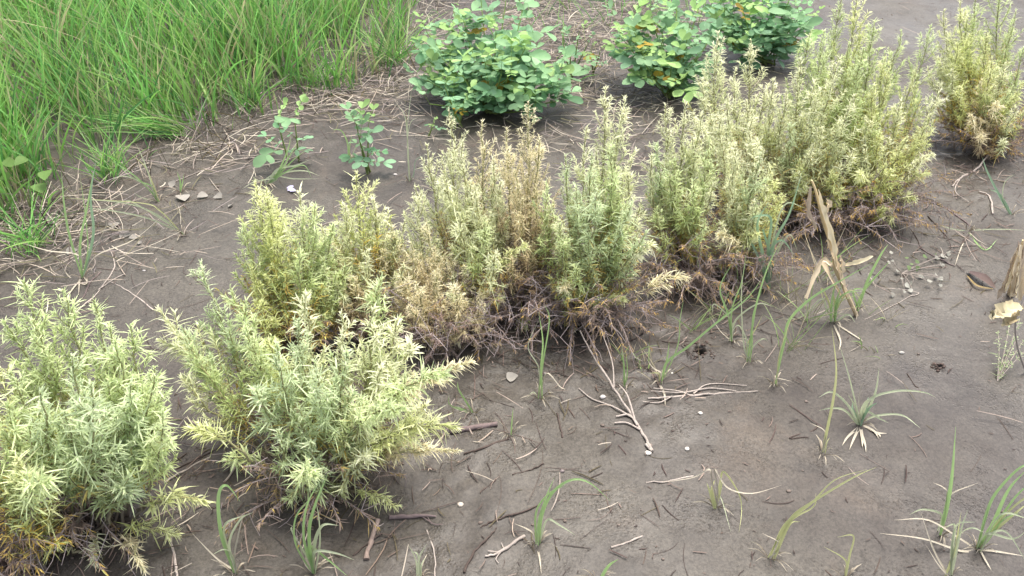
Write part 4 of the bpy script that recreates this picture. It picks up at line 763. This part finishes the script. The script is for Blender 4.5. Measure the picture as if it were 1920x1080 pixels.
stalk((1606, 592), [(1585, 545, -.01), (1570, 510, -.015), (1562, 470, -.02), (1545, 415, -.02), (1530, 360, -.02), (1522, 338, -.02)], 'tall broken straw coloured stalk leaning left in the middle of the right half', [.005, .006, .007, .0055, .004, .002],
  [([(1590, 560, -.02), (1578, 525, -.025), (1564, 485, -.03), (1550, 450, -.03)], .014, K2), ([(1568, 500, -.035), (1562, 450, -.035), (1546, 400, -.03), (1535, 355, -.03)], .013, K1), ([(1570, 505, 0), (1566, 480, .0), (1573, 445, .01)], .011, K3),
   ([(1562, 500, -.02), (1540, 490, .0), (1510, 560, -.05)], .012, K2, 'flat'), ([(1575, 498, -.03), (1605, 492, -.05), (1637, 480, -.07)], .010, K1), ([(1545, 400, -.02), (1555, 385, -.03), (1550, 372, -.03)], .014, K2), ([(1578, 520, -.04), (1580, 500, -.045), (1575, 480, -.04)], .012, K2),
   ([(1530, 430, -.02), (1515, 395, -.02), (1520, 350, -.02)], .012, K3), ([(1580, 560, -.01), (1540, 490, .02)], .01, K2, 'flat')])
stalk((1896, 552), [(1905, 510, -.02), (1918, 450, -.03)], 'brown frayed stalk base at the right edge of the picture', [.011, .009, .002],
  [([(1880, 550, -.05), (1895, 500, -.04), (1912, 455, -.03)], .02, K3), ([(1912, 565, -.05), (1915, 520, -.05), (1925, 470, -.03)], .02, K2), ([(1896, 556, -.06), (1903, 510, -.06), (1915, 460, -.04)], .022, K2), ([(1870, 560, -.04), (1885, 530, -.03), (1905, 500, -.02)], .014, K3), ([(1925, 560, -.05), (1918, 530, -.04), (1922, 500, -.02)], .014, K2), ([(1885, 548, -.06), (1893, 520, -.06), (1908, 470, -.04)], .01, K1), ([(1900, 552, -.07), (1912, 510, -.06), (1922, 452, -.03)], .012, K3), ([(1905, 558, -.07), (1908, 520, -.065), (1912, 480, -.05)], .008, K1)])
# curled cream leaf and the thin stalk that carries it
b0 = G(1925, 700); root = thing('dried_plant', b0, 'thin grey stalk with a curled cream leaf near its top, right edge', 'dried plant')
m = Mesh(); Wp = [b0, P(1908, 650, b0[1] - .0), P(1905, 600, b0[1]), P(1925, 545, b0[1] + .02)]; m.tube(smooth(Wp, 6), [.003, .0025, .002], LW, None, 6); m.build('stem', M_WOOD, root)
m = Mesh(); m.strip(smooth([P(1915, 572, b0[1] - .01), P(1890, 580, b0[1] - .03), P(1870, 590, b0[1] - .04), P(1858, 598, b0[1] - .04)], 6), .036, col(206,192,154), col(220,206,170), 'leaf', .5, np.array([.2, -.3, 1.]), .003)
m.strip(smooth([P(1912, 578, b0[1]), P(1895, 600, b0[1] - .04), P(1878, 610, b0[1] - .05)], 6), .022, col(188,170,132), col(206,190,152), 'leaf', .5, np.array([-.4, -.3, 1.]), .003); m.build('curled_leaf', M_STRAW, root)
b0 = G(1870, 715); root = thing('grey_weed', b0, 'small grey leafy sprig lying on the mud below the curled cream leaf', 'weed')
m = Mesh(); lf = Mesh()
for tp in ((1925, 640), (1900, 625), (1880, 640), (1860, 650), (1925, 670), (1895, 660)):
    e = G(*tp) + np.array([0, 0, .05]); pp = bez(b0, (b0 + e) / 2 + np.array([0, 0, .02]), e, np.linspace(0, 1, 9)); m.tube(pp, [.0018, .0009], LW * .8, None, 4)
    leaves_on(lf, lf, pp, .62, .7, 46, .015, .003, 'blue')
s_ = m.build('stem', M_WOOD, root); lf.v and lf.build('leaves', M_SILVER, s_)
# small pale-flowered creeping plant
b0 = G(1690, 515); root = thing('creeping_weed', b0, 'flat creeping weed with small white withered leaves right of the straw stalk', 'weed')
m = Mesh(); hm = Mesh(); wm = Mesh()
for k in range(34):
    px = 1655 + RNG.random() * 125; py = 485 + RNG.random() * 70 - (px - 1655) * .05
    p = G(px, py) + np.array([0, 0, RNG.uniform(.006, .025)]); green = 1690 < px < 1750 and py < 515
    heart_leaf(hm if green else wm, p, RNG.random() * 6.28, RNG.uniform(.009, .018), col(150,176,120,.55) if green else col(186,184,172, .6) * RNG.uniform(.6, 1.1), RNG.normal(0, .4), -.3)
    if k % 2 == 0: m.tube(bez(b0 + np.array([0, 0, .004]), (b0 + p) / 2 + np.array([RNG.normal(0, .01), 0, .012]), p, np.linspace(0, 1, 6)), [.0011, .0007], LW * .8, None, 3)
s_ = m.build('stem', M_WOOD, root); hm.build('leaves', M_BROAD, s_); wm.build('withered_leaves', M_STRAW, s_)
# brown-purple leaf at the right
p = G(1838, 530) + np.array([0, 0, .01]); m = Mesh()
m.strip(smooth([G(1815, 512) + [0, 0, .004], p + [0, 0, .008], G(1865, 542) + [0, 0, .004]], 6), .032, col(124,106,104, .5), col(132,112,104, .5), 'leaf', .35, np.array([0, -.2, 1.]))
m.strip(smooth([G(1812, 520) + [0, 0, .006], G(1830, 540) + [0, 0, .009], G(1862, 545) + [0, 0, .006]], 6), .008, col(170,146,98,.5), col(184,164,120,.5), 'leaf', .3, np.array([0, -.2, 1.]))
tag(m.build('fallen_leaf', M_STRAW, None, p), 'large purplish brown leaf with a yellow rim left of the frayed stalk base', 'leaf')
# lilac petal scrap
p = G(545, 358); m = Mesh()
for k in range(4): heart_leaf(m, p + np.array([RNG.normal(0, .008), RNG.normal(0, .005), .008]), RNG.random() * 6.28, .022, col(196,190,220), .3, -.3)
tag(m.build('withered_flower', M_STRAW, None, p), 'crumpled lilac flower on the mud above the yellow green shrub', 'flower')
# grey seed head
p0 = G(580, 600); root = thing('seed_head', p0, 'grey knobbly dried seed head standing behind the front centre shrub', 'seed head')
m = Mesh(); e = P(582, 500, p0[1] + .02); a = bez(p0, (p0 + e) / 2 + np.array([.01, 0, 0]), e, np.linspace(0, 1, 9)); m.tube(a, [.002, .0015], GREY_WOOD, None, 5); s_ = m.build('stem', M_WOOD, root)
m = Mesh()
for k in range(60):
    u = RNG.uniform(.55, 1); q = p0 + (e - p0) * u + RNG.normal(0, .007, 3); m.lump(q, RNG.uniform(.003, .005), col(150,140,146) * RNG.uniform(.7, 1.2), k, 1)
m.build('seeds', M_WOOD, s_)
# pebbles and shells
for k, (px, py, r, lb, c) in enumerate([(1196, 186, .009, 'white pebble, leftmost of the scatter below the orange leaved weed', (214,208,200)), (1205, 184, .008, 'white pebble touching its neighbour below the orange leaved weed', (220,214,206)), (1206, 194, .007, 'white pebble, lowest of the scatter below the orange leaved weed', (206,200,192)),
    (1222, 183, .006, 'small pale pebble, right end of the scatter below the orange leaved weed', (196,190,182)), (1166, 187, .005, 'flat pale pebble off to the left of the white scatter', (186,180,174)), (741, 328, .009, 'round white snail shell on bare mud left of the tall pale shrub', (206,198,194)),
    (1054, 884, .009, 'grey snail shell on the mud above the arching green tuft', (120,108,106)), (1288, 842, .008, 'white crumb of shell on the mud left of the yellowish tuft', (214,206,196)), (1215, 850, .009, 'white broken shell at the end of the forked dry branch', (220,214,204)), (1260, 700, .004, 'tiny white grain near the crab hole', (220,216,206)),
    (1313, 775, .007, 'pale chip beside the split dead stem', (210,204,194)), (1690, 662, .01, 'flat whitish scrap on the open mud at the right', (170,166,158)), (270, 508, .006, 'white crumb beside a clod in the upper left mud', (206,200,196)), (863, 947, .01, 'papery pale husk right of the drooping yellow sprig', (196,184,170)), (1022, 700, .005, 'white speck at the root of the reedy tuft', (200,192,184)), (1130, 745, .012, 'papery white wisp caught on the forked dry branch', (204,196,190))]):
    r *= .75; p = G(px, py); p[2] += r * .2; m = Mesh(); m.lump(p, r, col(*c), k + 5, .55)
    tag(m.build('pebble' if 'pebble' in lb else 'shell' if 'shell' in lb else 'pale_fragment', M_SHELL, None, p), lb, 'pebble' if 'pebble' in lb else 'shell' if 'shell' in lb else 'fragment', 'small pale bits on the mud')

for o in bpy.data.objects:
    if '_o' in o.keys(): del o['_o']
